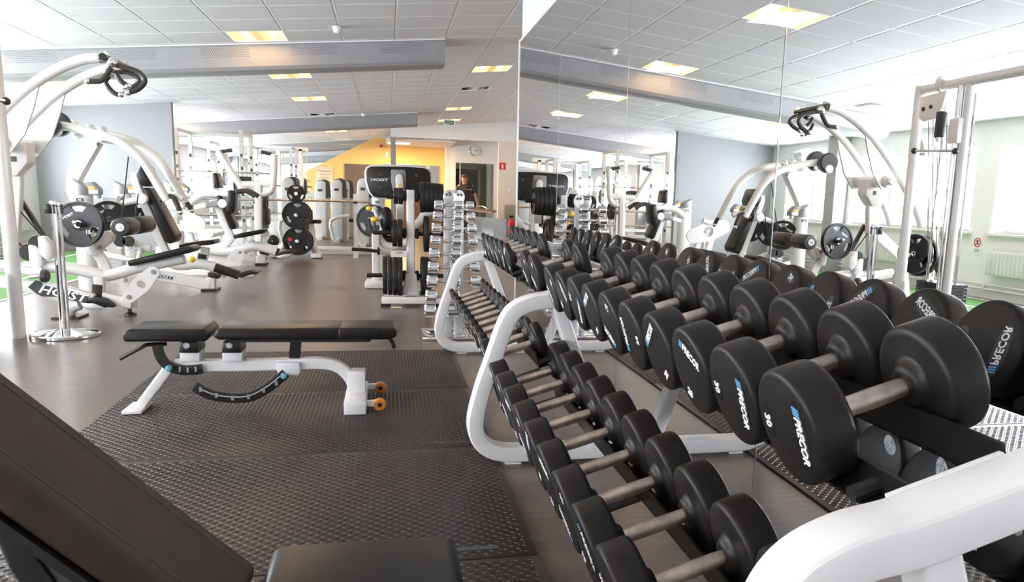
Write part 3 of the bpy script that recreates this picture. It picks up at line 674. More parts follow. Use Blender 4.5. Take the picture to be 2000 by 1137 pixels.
# ================================================================== machines
def vA(x, y, Y): return at(x / 3.788, 340 + y / 3.788, Y)
def vB(x, y, Y): return at(180 + x / 3.342, 280 + y / 3.342, Y)
def vC(x, y, Y): return at(380 + x / 4.373, 280 + y / 4.373, Y)
def vD(x, y, Y): return at(x / 5.683, 220 + y / 5.683, Y)
def vE(x, y, Y): return at(700 + x / 6.32, 300 + y / 6.32, Y)
def v3(x, y, Y): return at(680 + x / 2.843, 220 + y / 2.843, Y)
def pts(fn, lst, Y): return [fn(x, y, Y) for x, y in lst]
def pad(name, fn, lst, Ya, Yb, m, parent, bev=.02): return ob(name, MB().prism(pts(fn, lst, Ya), (0, Yb - Ya, 0)), m, parent, bevel=bev, seg=3, ang=50)
def plate(c, axis, r, th, label, num=None, group='grip weight plates', face=-1, red=False):
    """three-grip rubber weight plate; axis points to the side that is seen"""
    A = Vector(axis).normalized(); c = Vector(c)
    R = Vector((0, 0, 1)).cross(A)
    if R.length < .1: R = Vector((1, 0, 0))
    R.normalize(); U = A.cross(R)
    t = thing('weight_plate', c, label, 'weight plate', group)
    d = ob('disc', place_flat(MB(), GRIP, c, R, U, r, r, th * .62), 'rubber2', t)
    ob('rim', MB().lathe([(r * .90, -th / 2), (r * .985, -th / 2), (r, -th * .3), (r, th * .3), (r * .985, th / 2), (r * .90, th / 2), (r * .88, th * .36), (r * .88, -th * .36), (r * .90, -th / 2)], c, A, 36, False), 'rubber2', t)
    ob('hub', MB().lathe([(.026, -th / 2), (r * .26, -th * .45), (r * .28, th * .45), (r * .16, th * .52), (.026, th * .54)], c, A, 24), 'rubber2', t)
    ob('bore_ring', MB().lathe([(.014, th * .3), (.030, th * .3), (.030, th * .58), (.014, th * .58), (.014, th * .3)], c, A, 18, False), 'chrome', t)
    if num:
        ob('number', text_mb(num, c + R * (r * .40) - U * (r * .32) + A * (th * .33), R, U, height=r * .17, bold=.02), 'ink', d)
        ob('lettering', text_mb('HOIST', c - R * (r * .42) + U * (r * .36) + A * (th * .33), R + U * .5, U - R * .5, height=r * .12, shear=.25, bold=.02), 'ink', d)
    if red: ob('red_badge', MB().cyl(c - R * (r * .5) + U * (r * .12) + A * (th * .34), A, r * .14, .004, 16), 'red', d)
    return t
def linkplate(name, p, q, wd, th, parent):
    p = Vector(p); q = Vector(q); d = q - p
    o = ob(name, place_flat(MB(), LINKP, (p + q) / 2, d, Vector((0, 1, 0)).cross(d), d.length, wd / .42, th), 'white', parent)
    for e in (p, q): ob('pivot_bolt', MB().cyl(e + Vector((0, -th / 2 - .004, 0)), (0, 1, 0), .02, .012, 12, .003), 'grey', o)
    return o
def tower(parent, c, r, h, code, face):
    """rounded white weight-stack tower with grey cap, code plate and tilted info panel"""
    x, y = c
    tw = ob('stack_tower', MB().lathe([(r, .02), (r, h - .14)], (x, y, 0), n=28), 'white', parent)
    mb = MB(); n = 28; vs = []
    for k in range(n):
        a = 2 * pi * k / n; vs.append((x + r * cos(a), y + r * sin(a), h - .14))
    for k in range(n):
        a = 2 * pi * k / n; vs.append((x + r * cos(a), y + r * sin(a), h - .02 - .05 * cos(a)))
    mb.add(vs, [(k, (k + 1) % n, n + (k + 1) % n, n + k) for k in range(n)] + [tuple(n + k for k in range(n))])
    ob('tower_cap', mb, 'grey', tw)
    pn = ob('info_panel', MB().prism([(x + r * .5, y - .06, h - .14), (x + r * 1.9, y - .06, h - .13), (x + r * 1.9, y - .06, h - .07), (x + r * 1.2, y - .06, h + .0), (x + r * .4, y - .06, h - .01)], (0, .12, 0)), 'grey', tw, bevel=.008)
    ob('info_label', MB().lo_hi((x + r * .85, y - .063, h - .12), (x + r * 1.75, y - .060, h - .08)), 'label', pn)
    ob('orange_label', MB().lo_hi((x + r * .75, y - .0635, h - .075), (x + r * 1.45, y - .0600, h - .045)), 'orange', pn)
    ob('panel_knob', MB().ball((x + r * 1.75, y - .03, h - .145), .022, 10), 'grey', pn)
    ob('code_plate', MB().lo_hi((x - .035, y - r - .003, h - .20), (x + .03, y - r + .01, h - .168)), 'mark', tw)
    ob('code_number', text_mb(code, (x - .002, y - r - .0035, h - .184), (1, 0, 0), (0, 0, 1), height=.02, bold=.02), 'ink', tw)
    return tw
def hoist_mark(parent, c, right, up, wd):
    R = Vector(right).normalized(); U = Vector(up).normalized(); N_ = R.cross(U)
    bk = MB().prism([Vector(c) + R * (wd * a) + U * (wd * b_) + N_ * .002 for a, b_ in ((-.60, -.02), (-.49, .15), (-.40, .15), (-.34, .085), (.50, .085), (.46, -.10), (-.1, -.10), (-.33, -.15), (-.42, -.12))], -N_ * .004)
    ob('brand_backing', bk, 'mark', parent)
    ob('brand_lettering', text_mb('HOIST', Vector(c) + R * (wd * .05) + N_ * .0035, R, U, width=wd * .9, height=wd * .17, shear=.25, bold=.02), 'ink', parent)
# ------------------------------------------------ lat pulldown machine at the left
m1 = thing('lat_pulldown_machine', (-2.7, 7.7, 0), 'white plate-loaded lat pulldown machine with overhead arched arms, left behind barrier post', 'gym machine', 'white plate-loaded machines')
arm = [(-2.27, 2.16), (-2.42, 2.13), (-2.62, 2.03), (-2.82, 1.88), (-3.0, 1.70), (-3.2, 1.47), (-3.42, 1.18), (-3.52, .98)]
for Y in (7.42, 7.95):
    a = ob('arched_arm', MB().tube([(x, Y, z) for x, z in arm], .042, 14, smooth=4), 'white', m1)
    ob('arm_collar', MB().tube([(-2.285, Y, 2.158), (-2.225, Y, 2.17)], .046, 14), 'chrome', a)
    ob('gusset', MB().prism([(x, Y - .012, z) for x, z in ((-2.72, 1.95), (-2.9, 1.80), (-3.12, 1.55), (-3.1, 1.36), (-2.98, 1.36), (-2.86, 1.52), (-2.78, 1.74))], (0, .024, 0)), 'white', a)
ob('pivot_tube', MB().tube([(-3.04, 7.36, 1.44), (-3.04, 8.02, 1.44)], .062, 18), 'white', m1)
for Y in (7.33, 8.05): ob('pivot_cap', MB().cyl((-3.04, Y, 1.44), (0, 1, 0), .045, .05, 18, .01), 'chrome', m1)
mast = ob('mast', MB().bar([(-3.03, 7.69, 1.42), (-3.05, 7.69, 1.1), (-3.10, 7.69, .7), (-3.16, 7.69, .08)], .08, .07), 'white', m1)
ob('pivot_housing', MB().prism([(x, 7.60, z) for x, z in ((-3.16, 1.47), (-2.93, 1.47), (-2.93, 1.30), (-3.02, 1.18), (-3.14, 1.18), (-3.20, 1.30))], (0, .18, 0)), 'white', m1, bevel=.02)
ob('code_plate', MB().lo_hi((-3.05, 7.594, 1.30), (-3.01, 7.602, 1.345)), 'mark', m1)
ob('stack_leg', MB().bar([(-3.1, 7.75, .95), (-3.55, 7.75, .62), (-3.65, 7.75, .06)], .09, .12), 'white', m1)
hb = ob('handle_bar', MB().tube([(-2.24, 7.36, 2.16), (-2.24, 8.0, 2.16)], .03, 12), 'blackm', m1)
for lst, Y in ((((222, 126), (250, 133), (272, 142), (283, 158), (270, 174), (250, 181)), 7.40), (((216, 146), (240, 140), (262, 147), (272, 159), (262, 169), (242, 177)), 7.93),
               (((217, 132), (208, 146), (196, 158), (171, 159)), 7.38), (((213, 148), (206, 159), (212, 171), (225, 183), (236, 185)), 7.9), (((226, 143), (236, 158), (250, 168)), 7.6)):
    ob('pull_handle', MB().tube([at(x, y, Y) for x, y in lst], .021, 10, smooth=4), 'foam', m1)
    ob('handle_cap', MB().ball(at(*lst[-1], Y), .027, 10), 'chrome', m1)
for x, y, Y in ((219, 122, 7.38), (212, 142, 7.9)): ob('handle_cap', MB().ball(at(x, y, Y), .042, 12), 'chrome', m1)
bm1 = ob('branded_beam', MB().prism([p for p in pts(vA, ((-120, 745), (60, 765), (180, 795), (430, 820), (600, 870), (690, 890), (700, 920), (560, 955), (440, 945), (250, 890), (60, 850), (-120, 830)), 7.45)], (0, .1, 0)), 'white', m1, bevel=.012)
R_ = (vA(600, 895, 7.445) - vA(300, 830, 7.445)).normalized()
hoist_mark(bm1, vA(455, 882, 7.448), R_, Vector((0, -1, 0)).cross(R_) * -1 if False else Vector((-R_.z, 0, R_.x)), .42)
ob('beam_foot', MB().tube(pts(vA, ((590, 960), (530, 980), (500, 1030), (500, 1085)), 7.5), .055, 14, smooth=3), 'white', m1)
ob('foot_plate', MB().lo_hi((-2.76, 7.36, .0), (-2.56, 7.62, .02)), 'blackm', m1)
ob('carriage_tube', MB().tube([*pts(vA, ((-150, 660), (120, 690), (460, 690), (700, 735), (800, 752)), 7.7), *pts(vB, ((300, 810), (450, 780), (600, 750)), 7.7)], .052, 14, smooth=4), 'white', m1)
ob('lower_tube', MB().tube(pts(vA, ((-150, 640), (60, 680), (220, 725), (320, 720)), 7.6), .035, 12, smooth=3), 'white', m1)
ob('plate_peg', MB().tube(pts(vA, ((215, 765), (300, 755), (335, 755)), 7.42), .016, 10), 'steel', m1)
ob('peg_bumper', MB().cyl(vA(330, 755, 7.42), (1, 0, 0), .055, .06, 16, .015), 'foam', m1)
for x, y in ((270, 590), (340, 525)):
    pb = ob('pulley_bracket', MB().prism(pts(vA, ((x - 70, y - 70), (x - 10, y - 60), (x + 40, y), (x + 50, y + 90), (x, y + 120), (x - 60, y + 60)), 7.62), (0, .1, 0)), 'white', m1, bevel=.02)
    ob('pulley', MB().cyl(vA(x - 55, y - 10, 7.66), (0, 1, 0), .07, .04, 20), 'blackm', pb)
for p, q in (((95, 215), (320, 470)), ((105, 470), (160, 530))): ob('cable', MB().tube([vA(*p, 7.68), vA(*q, 7.68)], .006, 6), 'blackm', m1)
ob('belt_strap', MB().bar([vA(160, 200, 7.8), vA(350, 500, 7.8)], .05, .03), 'blackm', m1)
# thigh roller on its arm
ra = ob('roller_arm', MB().bar(pts(vA, ((800, 740), (760, 640), (690, 540)), 7.72), .05, .085), 'white', m1)
ob('roller_bracket', MB().prism(pts(vA, ((630, 540), (700, 450), (800, 415), (835, 460), (830, 490), (700, 600), (650, 605)), 7.66), (0, .1, 0)), 'white', ra, bevel=.012)
for x, y in ((663, 515), (740, 545), (700, 475)): ob('bracket_bolt', MB().cyl(vA(x, y, 7.655), (0, 1, 0), .02, .012, 12), 'grey', ra)
rc = vA(888, 395, 7.42)
ob('roller_axle', MB().tube([rc + Vector((0, -.012, 0)), rc + Vector((0, .82, 0))], .018, 10), 'chrome', m1)
for y0, y1 in ((0, .32), (.44, .80)):
    ob('roller_pad', MB().lathe([(.03, 0), (.07, .004), (.079, .02), (.079, y1 - y0 - .02), (.07, y1 - y0 - .004), (.03, y1 - y0)], rc + Vector((0, y0, 0)), (0, 1, 0), 26), 'foam', m1)
ob('axle_cap', MB().cyl(rc + Vector((0, -.004, 0)), (0, 1, 0), .034, .012, 18), 'ink', m1)
pad('seat_pad', vB, ((226, 768), (400, 725), (620, 672), (655, 680), (660, 700), (640, 715), (420, 765), (238, 805)), 7.58, 7.90, 'vinyl', m1, .014)
linkplate('swing_plate', vB(402, 838, 7.5), vB(242, 1002, 7.5), .15, .02, m1)
ob('front_base', MB().bar(pts(vB, ((20, 985), (130, 1020), (262, 1045)), 7.55), .07, .09), 'white', m1)
ob('base_post', MB().bar([vB(248, 1000, 7.62), vB(248, 1075, 7.62)], .08, .1, side=(0, 1, 0)), 'white', m1)
lv = ob('leveling_foot', MB().lathe([(.055, 0), (.05, .018), (.018, .03), (.014, .07)], (vB(247, 1120, 7.62).x, 7.62, 0), n=18), 'blackm', m1)
ob('pedal_post', MB().bar(pts(vA, ((735, 760), (740, 830), (728, 930)), 7.55), .07, .08), 'white', m1)
ob('pedal_sleeve', MB().bar(pts(vA, ((733, 815), (726, 915)), 7.55), .075, .088), 'blackm', m1)
ob('foot_pedal', MB().prism(pts(vA, ((548, 945), (620, 915), (700, 905), (780, 925), (838, 970), (838, 990), (780, 985), (690, 950), (600, 948)), 7.45), (0, .22, 0)), 'blackm', m1, bevel=.006)
ob('pedal_shell', MB().prism(pts(vA, ((590, 952), (690, 955), (780, 990), (740, 1005), (660, 1005), (610, 985)), 7.47), (0, .18, 0)), 'silver', m1, bevel=.008)
ob('plate_arm', MB().bar([vA(640, 420, 7.62), vA(690, 560, 7.66)], .06, .06), 'white', m1)
ob('plate_pin', MB().tube([vA(578, 370, 7.33), vA(600, 400, 7.75)], .022, 12), 'blackm', m1)
ob('pin_tip', MB().ball(vA(552, 358, 7.30), .02, 10), 'chrome', m1)
plate(vA(588, 373, 7.42), (-.12, -1, .1), .192, .05, 'black weight plate marked 15 hanging behind the chrome barrier post', '15')
# ------------------------------------------------ arched press machine behind it
m2 = thing('chest_press_machine', (-2.7, 9.5, 0), 'white press machine with tall arched arms and black padded backrest', 'gym machine', 'white plate-loaded machines')
for nm, lst, Y in (('n', ((105, 244), (140, 249), (173, 258), (205, 266), (238, 279), (275, 309), (303, 352), (326, 391)), 9.15), ('f', ((190, 260), (225, 266), (265, 279), (306, 309), (336, 350), (362, 397)), 9.95)):
    ob('arched_arm', MB().tube([at(x, y, Y) for x, y in lst], .045, 14, smooth=4), 'white', m2)
for x, y, Y in ((90, 244, 9.05), (112, 242, 9.35), (142, 243, 9.75), (152, 262, 9.5)):
    rr = .125 if x < 120 else .05
    ob('counterweight', MB().cyl(at(x, y, Y), (.12, -1, .05), rr, .12 if rr > .1 else .1, 26, .02), 'foam' if rr > .1 else 'white', m2)
    ob('counterweight_cover', MB().cyl(at(x, y, Y) + Vector((.01, -.06, -.075 if rr > .1 else 0)), (.12, -1, .05), rr * .42, .03, 20, .008), 'white', m2)
for x, y in ((176, 252), (199, 256)): ob('pivot_ball', MB().ball(at(x, y, 9.5), .055, 14), 'chrome', m2)
ob('pivot_housing', MB().prism([at(x, y, 9.2) for x, y in ((168, 262), (178, 258), (205, 266), (212, 272), (195, 278), (178, 274))], (0, .66, 0)), 'white', m2, bevel=.02)
ob('mast', MB().prism([at(x, y, 9.5) for x, y in ((174, 276), (185, 274), (195, 279), (170, 322), (154, 351), (150, 380), (162, 425), (150, 430), (138, 400), (128, 372), (129, 348), (140, 325))], (0, .14, 0)), 'white', m2, bevel=.012)
ob('code_plate', MB().box(at(192, 281.5, 9.49), (.03, .004, .035)), 'mark', m2)
tower(m2, (at(163, 400, 9.2).x, 9.2), .092, 1.16, 'A6', 1)
tower_x = at(163, 400, 9.2).x
ob('tower_brace', MB().bar([(tower_x + .22, 9.35, 1.0), (tower_x + .24, 9.35, .1)], .12, .15), 'white', m2)
ob('link_tube', MB().tube(pts(vB, ((0, 435), (150, 400), (290, 370), (330, 362)), 9.35), .034, 12, smooth=3), 'white', m2)
ob('back_frame', MB().bar(pts(vB, ((282, 190), (290, 260), (330, 360), (400, 520), (470, 680), (500, 730)), 9.55), .09, .085, smooth=3), 'white', m2)
ob('frame_pivot', MB().cyl(vB(325, 362, 9.32), (0, 1, 0), .06, .06, 18, .01), 'white', m2)
pad('back_pad', vB, ((325, 296), (345, 288), (372, 292), (540, 605), (535, 640), (510, 657), (485, 652), (468, 630)), 9.42, 9.74, 'vinyl', m2, .02)
pad('head_pad', vB, ((285, 210), (318, 140), (332, 138), (350, 155), (384, 240), (372, 272), (340, 283), (322, 275)), 9.42, 9.74, 'vinyl', m2, .02)
for lst, Y in ((((440, 375), (480, 352), (525, 350), (552, 395), (575, 450)), 9.15), (((590, 340), (612, 375), (650, 440)), 9.95)):
    ob('grip_handle', MB().tube(pts(vB, lst, Y), .026, 12, smooth=3), 'foam', m2)
    ob('grip_cap', MB().ball(vB(*lst[-1], Y), .03, 10), 'chrome', m2)
ob('handle_joint', MB().bar(pts(vB, ((460, 345), (560, 345), (590, 365)), 9.2), .05, .06), 'white', m2)
for a, c in (((236, 88), (190, 505)), ((300, 330), (275, 510))): ob('cable', MB().tube([vB(*a, 9.2), vB(*c, 9.0)], .007, 6), 'blackm', m2)
for x in (190, 248):
    ob('pulley_block', MB().prism(pts(vB, ((x - 30, 640), (x, 605), (x + 20, 640), (x + 10, 690), (x - 25, 700)), 9.0), (0, .06, 0)), 'white', m2, bevel=.01)
    ob('pulley', MB().cyl(vB(x - 10, 640, 8.99), (0, 1, 0), .055, .03, 18), 'blackm', m2)
ob('base_tube', MB().tube(pts(vB, ((60, 720), (180, 745), (300, 770), (330, 660), (270, 650), (380, 690)), 9.1), .035, 12), 'white', m2)
pad('seat_pad', vB, ((563, 665), (640, 648), (790, 630), (800, 655), (780, 662), (565, 684)), 9.7, 10.04, 'vinyl', m2, .012)
ob('carriage_tube', MB().tube(pts(vB, ((480, 760), (560, 795), (700, 788), (800, 810), (880, 855)), 9.75), .06, 14, smooth=4), 'white', m2)
bm2 = ob('branded_beam', MB().bar(pts(vB, ((330, 850), (480, 870), (620, 895), (770, 930)), 9.5), .09, .12), 'white', m2)
R_ = (vB(600, 890, 9.4) - vB(400, 860, 9.4)).normalized(); hoist_mark(bm2, vB(462, 868, 9.449), R_, Vector((-R_.z, 0, R_.x)), .20)
ob('beam_post', MB().bar([vB(775, 880, 9.5), vB(775, 950, 9.5)], .08, .1), 'white', m2)
ob('foot_plate', MB().lo_hi((at(397, 567, 9.5).x, 9.38, 0), (at(427, 567, 9.5).x, 9.62, .025)), 'blackm', m2)
ob('cushion_stop', MB().prism(pts(vB, ((752, 845), (835, 862), (820, 887), (755, 872)), 9.5), (0, .12, 0)), 'blackm', m2, bevel=.006)
ob('seat_post', MB().bar(pts(vB, ((740, 680), (725, 770)), 9.85), .07, .09), 'white', m2)
ob('post_sleeve', MB().bar(pts(vB, ((725, 722), (716, 775)), 9.85), .08, .1), 'blackm', m2)
ob('pedal_arm', MB().bar(pts(vC, ((175, 1060), (270, 1090), (380, 1125)), 9.7), .07, .1), 'blackm', m2)
ob('foot_pedal', MB().prism(pts(vC, ((350, 1135), (400, 1100), (470, 1085), (550, 1100), (545, 1110), (470, 1120), (400, 1150)), 9.6), (0, .26, 0)), 'blackm', m2, bevel=.006)
ob('pedal_shell', MB().prism(pts(vC, ((385, 1140), (470, 1118), (525, 1120), (490, 1155), (430, 1165)), 9.62), (0, .2, 0)), 'silver', m2, bevel=.008)
ob('yellow_knob', MB().ball(vB(652, 758, 9.3), .035, 10), 'yknob', m2)
plate(vB(110, 495, 9.25), (.5, -1, 0), .19, .05, 'black weight plate marked 20 behind the roller pads', '20')
plate(vB(175, 470, 9.55), (.5, -1, 0), .19, .05, 'black weight plate beside the tower with the orange label', None)
plate(vB(320, 470, 9.9), (.5, -1, 0), .15, .05, 'small black weight plate behind the padded backrest', None)
ob('plate_pin', MB().tube([vB(110, 495, 9.15), vB(175, 470, 9.75)], .02, 10), 'blackm', m2)
# ------------------------------------------------ row machine with wing plate, then the farther press
m4 = thing('row_machine', (-2.9, 11.5, 0), 'white row machine with round-holed wing plate beside the grey wall', 'gym machine', 'white plate-loaded machines')
tower(m4, (at(240, 380, 11.7).x, 11.7), .10, 1.16, 'A3', 1)
wp = ob('wing_plate', place_flat(MB(), WING, vB(550, 490, 11.3), (1, 0, -.3), (.3, 0, 1), .50, .50, .03), 'white', m4)
ob('wing_arm', MB().bar(pts(vB, ((480, 470), (520, 560), (545, 650), (560, 720)), 11.4), .07, .1), 'white', m4)
ob('wing_leg', MB().bar(pts(vB, ((590, 500), (630, 580), (650, 640), (660, 700)), 11.4), .07, .09), 'white', m4)
ob('base_tube', MB().bar([vB(420, 700, 11.4), vB(700, 735, 11.4)], .1, .1), 'white', m4)
ob('rear_post', MB().bar([vB(540, 480, 11.6), vB(545, 700, 11.6)], .1, .12), 'white', m4)
ob('lever_arm', MB().tube(pts(vB, ((470, 420), (540, 425), (600, 410)), 11.3), .04, 12, smooth=3), 'white', m4)
ob('floor_frame', MB().lo_hi((-3.3, 11.2, 0), (-2.3, 11.8, .05)), 'white', m4)
tw3 = thing('weight_tower', (at(338, 370, 14.2).x, 14.2, 0), 'white weight tower with dark cap at the end of the grey wall', 'gym machine')
tower(tw3, (at(338, 370, 14.2).x, 14.2), .13, 1.20, 'A2', 1)
m3 = thing('shoulder_press_machine', (-2.2, 12.8, 0), 'white press machine with upright black chest pad in front of the glass', 'gym machine', 'white plate-loaded machines')
Y3 = 12.8
pad('head_pad', vC, ((150, 255), (180, 250), (197, 275), (215, 375), (200, 385), (165, 380)), Y3 - .16, Y3 + .16, 'vinyl', m3, .018)
ob('head_bracket', MB().prism(pts(vC, ((118, 300), (152, 258), (168, 385), (215, 395), (210, 415), (130, 420)), Y3 - .05), (0, .12, 0)), 'white', m3, bevel=.01)
pad('back_pad', vC, ((182, 450), (225, 442), (262, 520), (350, 700), (345, 730), (315, 742), (295, 725)), Y3 - .16, Y3 + .16, 'vinyl', m3, .018)
ob('back_frame', MB().bar(pts(vC, ((140, 400), (190, 500), (240, 640), (300, 770), (330, 830)), Y3), .09, .1, smooth=3), 'white', m3)
pad('chest_pad', vC, ((285, 410), (300, 398), (335, 402), (346, 420), (335, 590), (320, 600), (280, 595), (268, 580)), Y3 - .2, Y3 + .12, 'vinyl', m3, .03)
ob('pad_arm', MB().tube(pts(vC, ((-30, 510), (40, 455), (120, 430), (290, 432)), Y3 - .1), .06, 14, smooth=4), 'white', m3)
ob('lower_arm', MB().bar(pts(vC, ((0, 548), (100, 528), (275, 505)), Y3 - .1), .07, .075), 'white', m3)
ob('lower_sleeve', MB().bar(pts(vC, ((100, 528), (205, 512)), Y3 - .12), .09, .085), 'grey', m3)
ob('arm_joint', MB().cyl(vC(240, 515, Y3 - .18), (0, 1, 0), .065, .05, 24, .01), 'white', m3)
for Y, dx in ((Y3 - .25, 0), (Y3 + .25, 26)):
    ob('grip_handle', MB().tube(pts(vC, ((360 + dx, 415), (420 + dx, 405), (470 + dx, 420), (520 + dx, 455)), Y), .035, 12, smooth=3), 'foam', m3)
pad('seat_pad', vC, ((325, 788), (400, 765), (585, 733), (603, 745), (590, 768), (420, 805), (335, 815)), Y3 - .17, Y3 + .17, 'vinyl', m3, .014)
ob('seat_bracket', MB().prism(pts(vC, ((180, 870), (250, 860), (340, 790), (330, 840), (250, 920)), Y3 - .05), (0, .1, 0)), 'white', m3, bevel=.01)
ob('carriage_tube', MB().tube(pts(vC, ((90, 900), (250, 925), (400, 905), (520, 880), (620, 900), (700, 925)), Y3), .075, 14, smooth=4), 'white', m3)
linkplate('swing_plate', vC(388, 930, Y3 - .25), vC(302, 1060, Y3 - .25), .22, .03, m3)
ob('seat_post', MB().bar(pts(vC, ((478, 830), (495, 960)), Y3), .08, .12), 'white', m3)
ob('base_beam', MB().bar(pts(vC, ((400, 975), (500, 985), (590, 1005)), Y3), .08, .12), 'white', m3)
ob('foot_post', MB().bar([vC(572, 960, Y3), vC(572, 1020, Y3)], .1, .14), 'white', m3)
ob('foot_plate', MB().lo_hi((vC(528, 1035, Y3).x, Y3 - .15, 0), (vC(620, 1035, Y3).x, Y3 + .15, .03)), 'blackm', m3)
ob('cushion_stop', MB().prism(pts(vC, ((555, 920), (632, 940), (625, 962), (555, 945)), Y3 - .05), (0, .12, 0)), 'blackm', m3)
ob('pedal_arm', MB().bar(pts(vC, ((600, 890), (720, 930)), Y3), .08, .11), 'blackm', m3)
ob('foot_pedal', MB().prism(pts(vC, ((690, 965), (720, 930), (790, 915), (865, 925), (850, 940), (760, 945)), Y3 - .12), (0, .28, 0)), 'blackm', m3, bevel=.008)
ob('pedal_shell', MB().prism(pts(vC, ((690, 972), (760, 945), (845, 940), (800, 985), (740, 992)), Y3 - .1), (0, .24, 0)), 'silver', m3, bevel=.01)
# ------------------------------------------------ pulldown arms machine farther back
m5 = thing('pulldown_frame', (-2.0, 14.2, 0), 'white pulldown machine with splayed arms and black top grips by the glass', 'gym machine', 'white plate-loaded machines')
Y5 = 13.9
ob('lever_arm', MB().tube([*pts(vC, ((202, 72), (300, 220), (400, 370), (440, 405), (510, 432)), Y5)], .055, 12, smooth=3), 'white', m5)
ob('lever_arm', MB().tube([*pts(vC, ((680, 95), (675, 260), (668, 370), (640, 415), (575, 432)), Y5)], .055, 12, smooth=3), 'white', m5)
for a, c in (((215, 72), (320, 58)), ((572, 73), (660, 95))): ob('top_grip', MB().tube([vC(*a, Y5), vC(*c, Y5)], .03, 10), 'foam', m5)
ob('cross_tube', MB().tube([vC(405, 350, Y5), vC(672, 352, Y5)], .055, 12), 'white', m5)
ob('mast', MB().bar([vC(545, 350, Y5), (vC(545, 870, Y5).x, Y5, .02)], .12, .11, side=(0, 1, 0)), 'white', m5)
ob('base', MB().lo_hi((vC(480, 900, Y5).x, Y5 - .3, 0), (vC(600, 900, Y5).x, Y5 + .3, .05)), 'white', m5)
ob('knee_pad', MB().cyl(vC(430, 310, Y5 + .1), (1, 0, 0), .05, .2, 16, .01), 'foam', m5)
# ------------------------------------------------ plate tree by the glass with a barbell
t2 = thing('plate_tree', (-1.4, 14.35, 0), 'white plate storage stand with two splayed feet by the glass partition', 'plate stand')
ob('post', MB().bar([vC(875, 370, 14.4), (vC(880, 900, 14.4).x, 14.4, .15)], .1, .12, side=(0, 1, 0)), 'white', t2)
for xs in (((875, 830), (780, 860), (730, 910), (705, 950)), ((890, 830), (980, 860), (1030, 910), (1050, 950))):
    ob('splayed_leg', MB().tube(pts(vC, xs, 14.35), .06, 12, smooth=3), 'white', t2)
for x in (705, 1045): ob('foot', MB().lo_hi((vC(x - 45, 970, 14.3).x, 14.1, .01), (vC(x + 45, 970, 14.3).x, 14.55, .09)), 'white', t2, bevel=.02)
for x, y in ((868, 430), (860, 613), (870, 836)): ob('peg', MB().tube([vC(x, y, 14.06), vC(x, y, 14.4)], .025, 10), 'chrome', t2)
plate(vC(868, 430, 14.15), (.02, -1, 0), .150, .05, 'smallest weight plate at the top of the plate stand by the glass')
for k, (x, y, r, Y) in enumerate(((873, 613, .235, 14.12), (885, 611, .235, 14.22), (880, 836, .24, 14.12), (893, 832, .24, 14.22))):
    plate(vC(x, y, Y), (-.05, -1, 0), r, .06, ('front large plate on the middle peg of the stand by the glass', 'rear large plate on the middle peg of the stand by the glass', 'large weight plate with red badge low on the stand by the glass', 'rear large plate on the lowest peg of the stand by the glass')[k], None, red=(k == 2))
bb = thing('barbell', (-1.2, 14.6, 1.0), 'long steel barbell lying level behind the plate stand', 'barbell')
ob('shaft', MB().tube([vC(-10, 470, 14.6), vC(610, 483, 14.6), vC(1137, 490, 14.6), at(742, 396, 14.6)], .022, 10), 'steel', bb)
ob('collar', MB().cyl(vC(575, 482, 14.6), (1, 0, 0), .04, .06, 14), 'chrome', bb)
for k, x in enumerate((592, 606)): plate(vC(x, 510 - 25, 14.6), (-1, 0, 0), .17, .05, ('outer', 'inner')[k] + ' dark plate on the barbell left of the plate stand')
st5 = thing('barbell_stand', (-1.4, 14.7, 0), 'pair of thin white uprights holding the long barbell behind plate stand', 'barbell stand')
for px in (499, 694):
    q = at(px, 400, 14.6); ob('upright', MB().lo_hi((q.x - .035, 14.63, 0), (q.x + .035, 14.70, 1.12)), 'white', st5); ob('bar_hook', MB().lo_hi((q.x - .03, 14.56, at(px, 391, 14.6).z - .06), (q.x + .03, 14.63, at(px, 391, 14.6).z - .022)), 'blackm', st5)
    ob('foot', MB().lo_hi((q.x - .04, 14.35, 0), (q.x + .04, 14.95, .05)), 'white', st5)
ob('cross_bar', MB().lo_hi((at(499, 400, 14.6).x, 14.64, .08), (at(694, 400, 14.6).x, 14.69, .13)), 'white', st5)

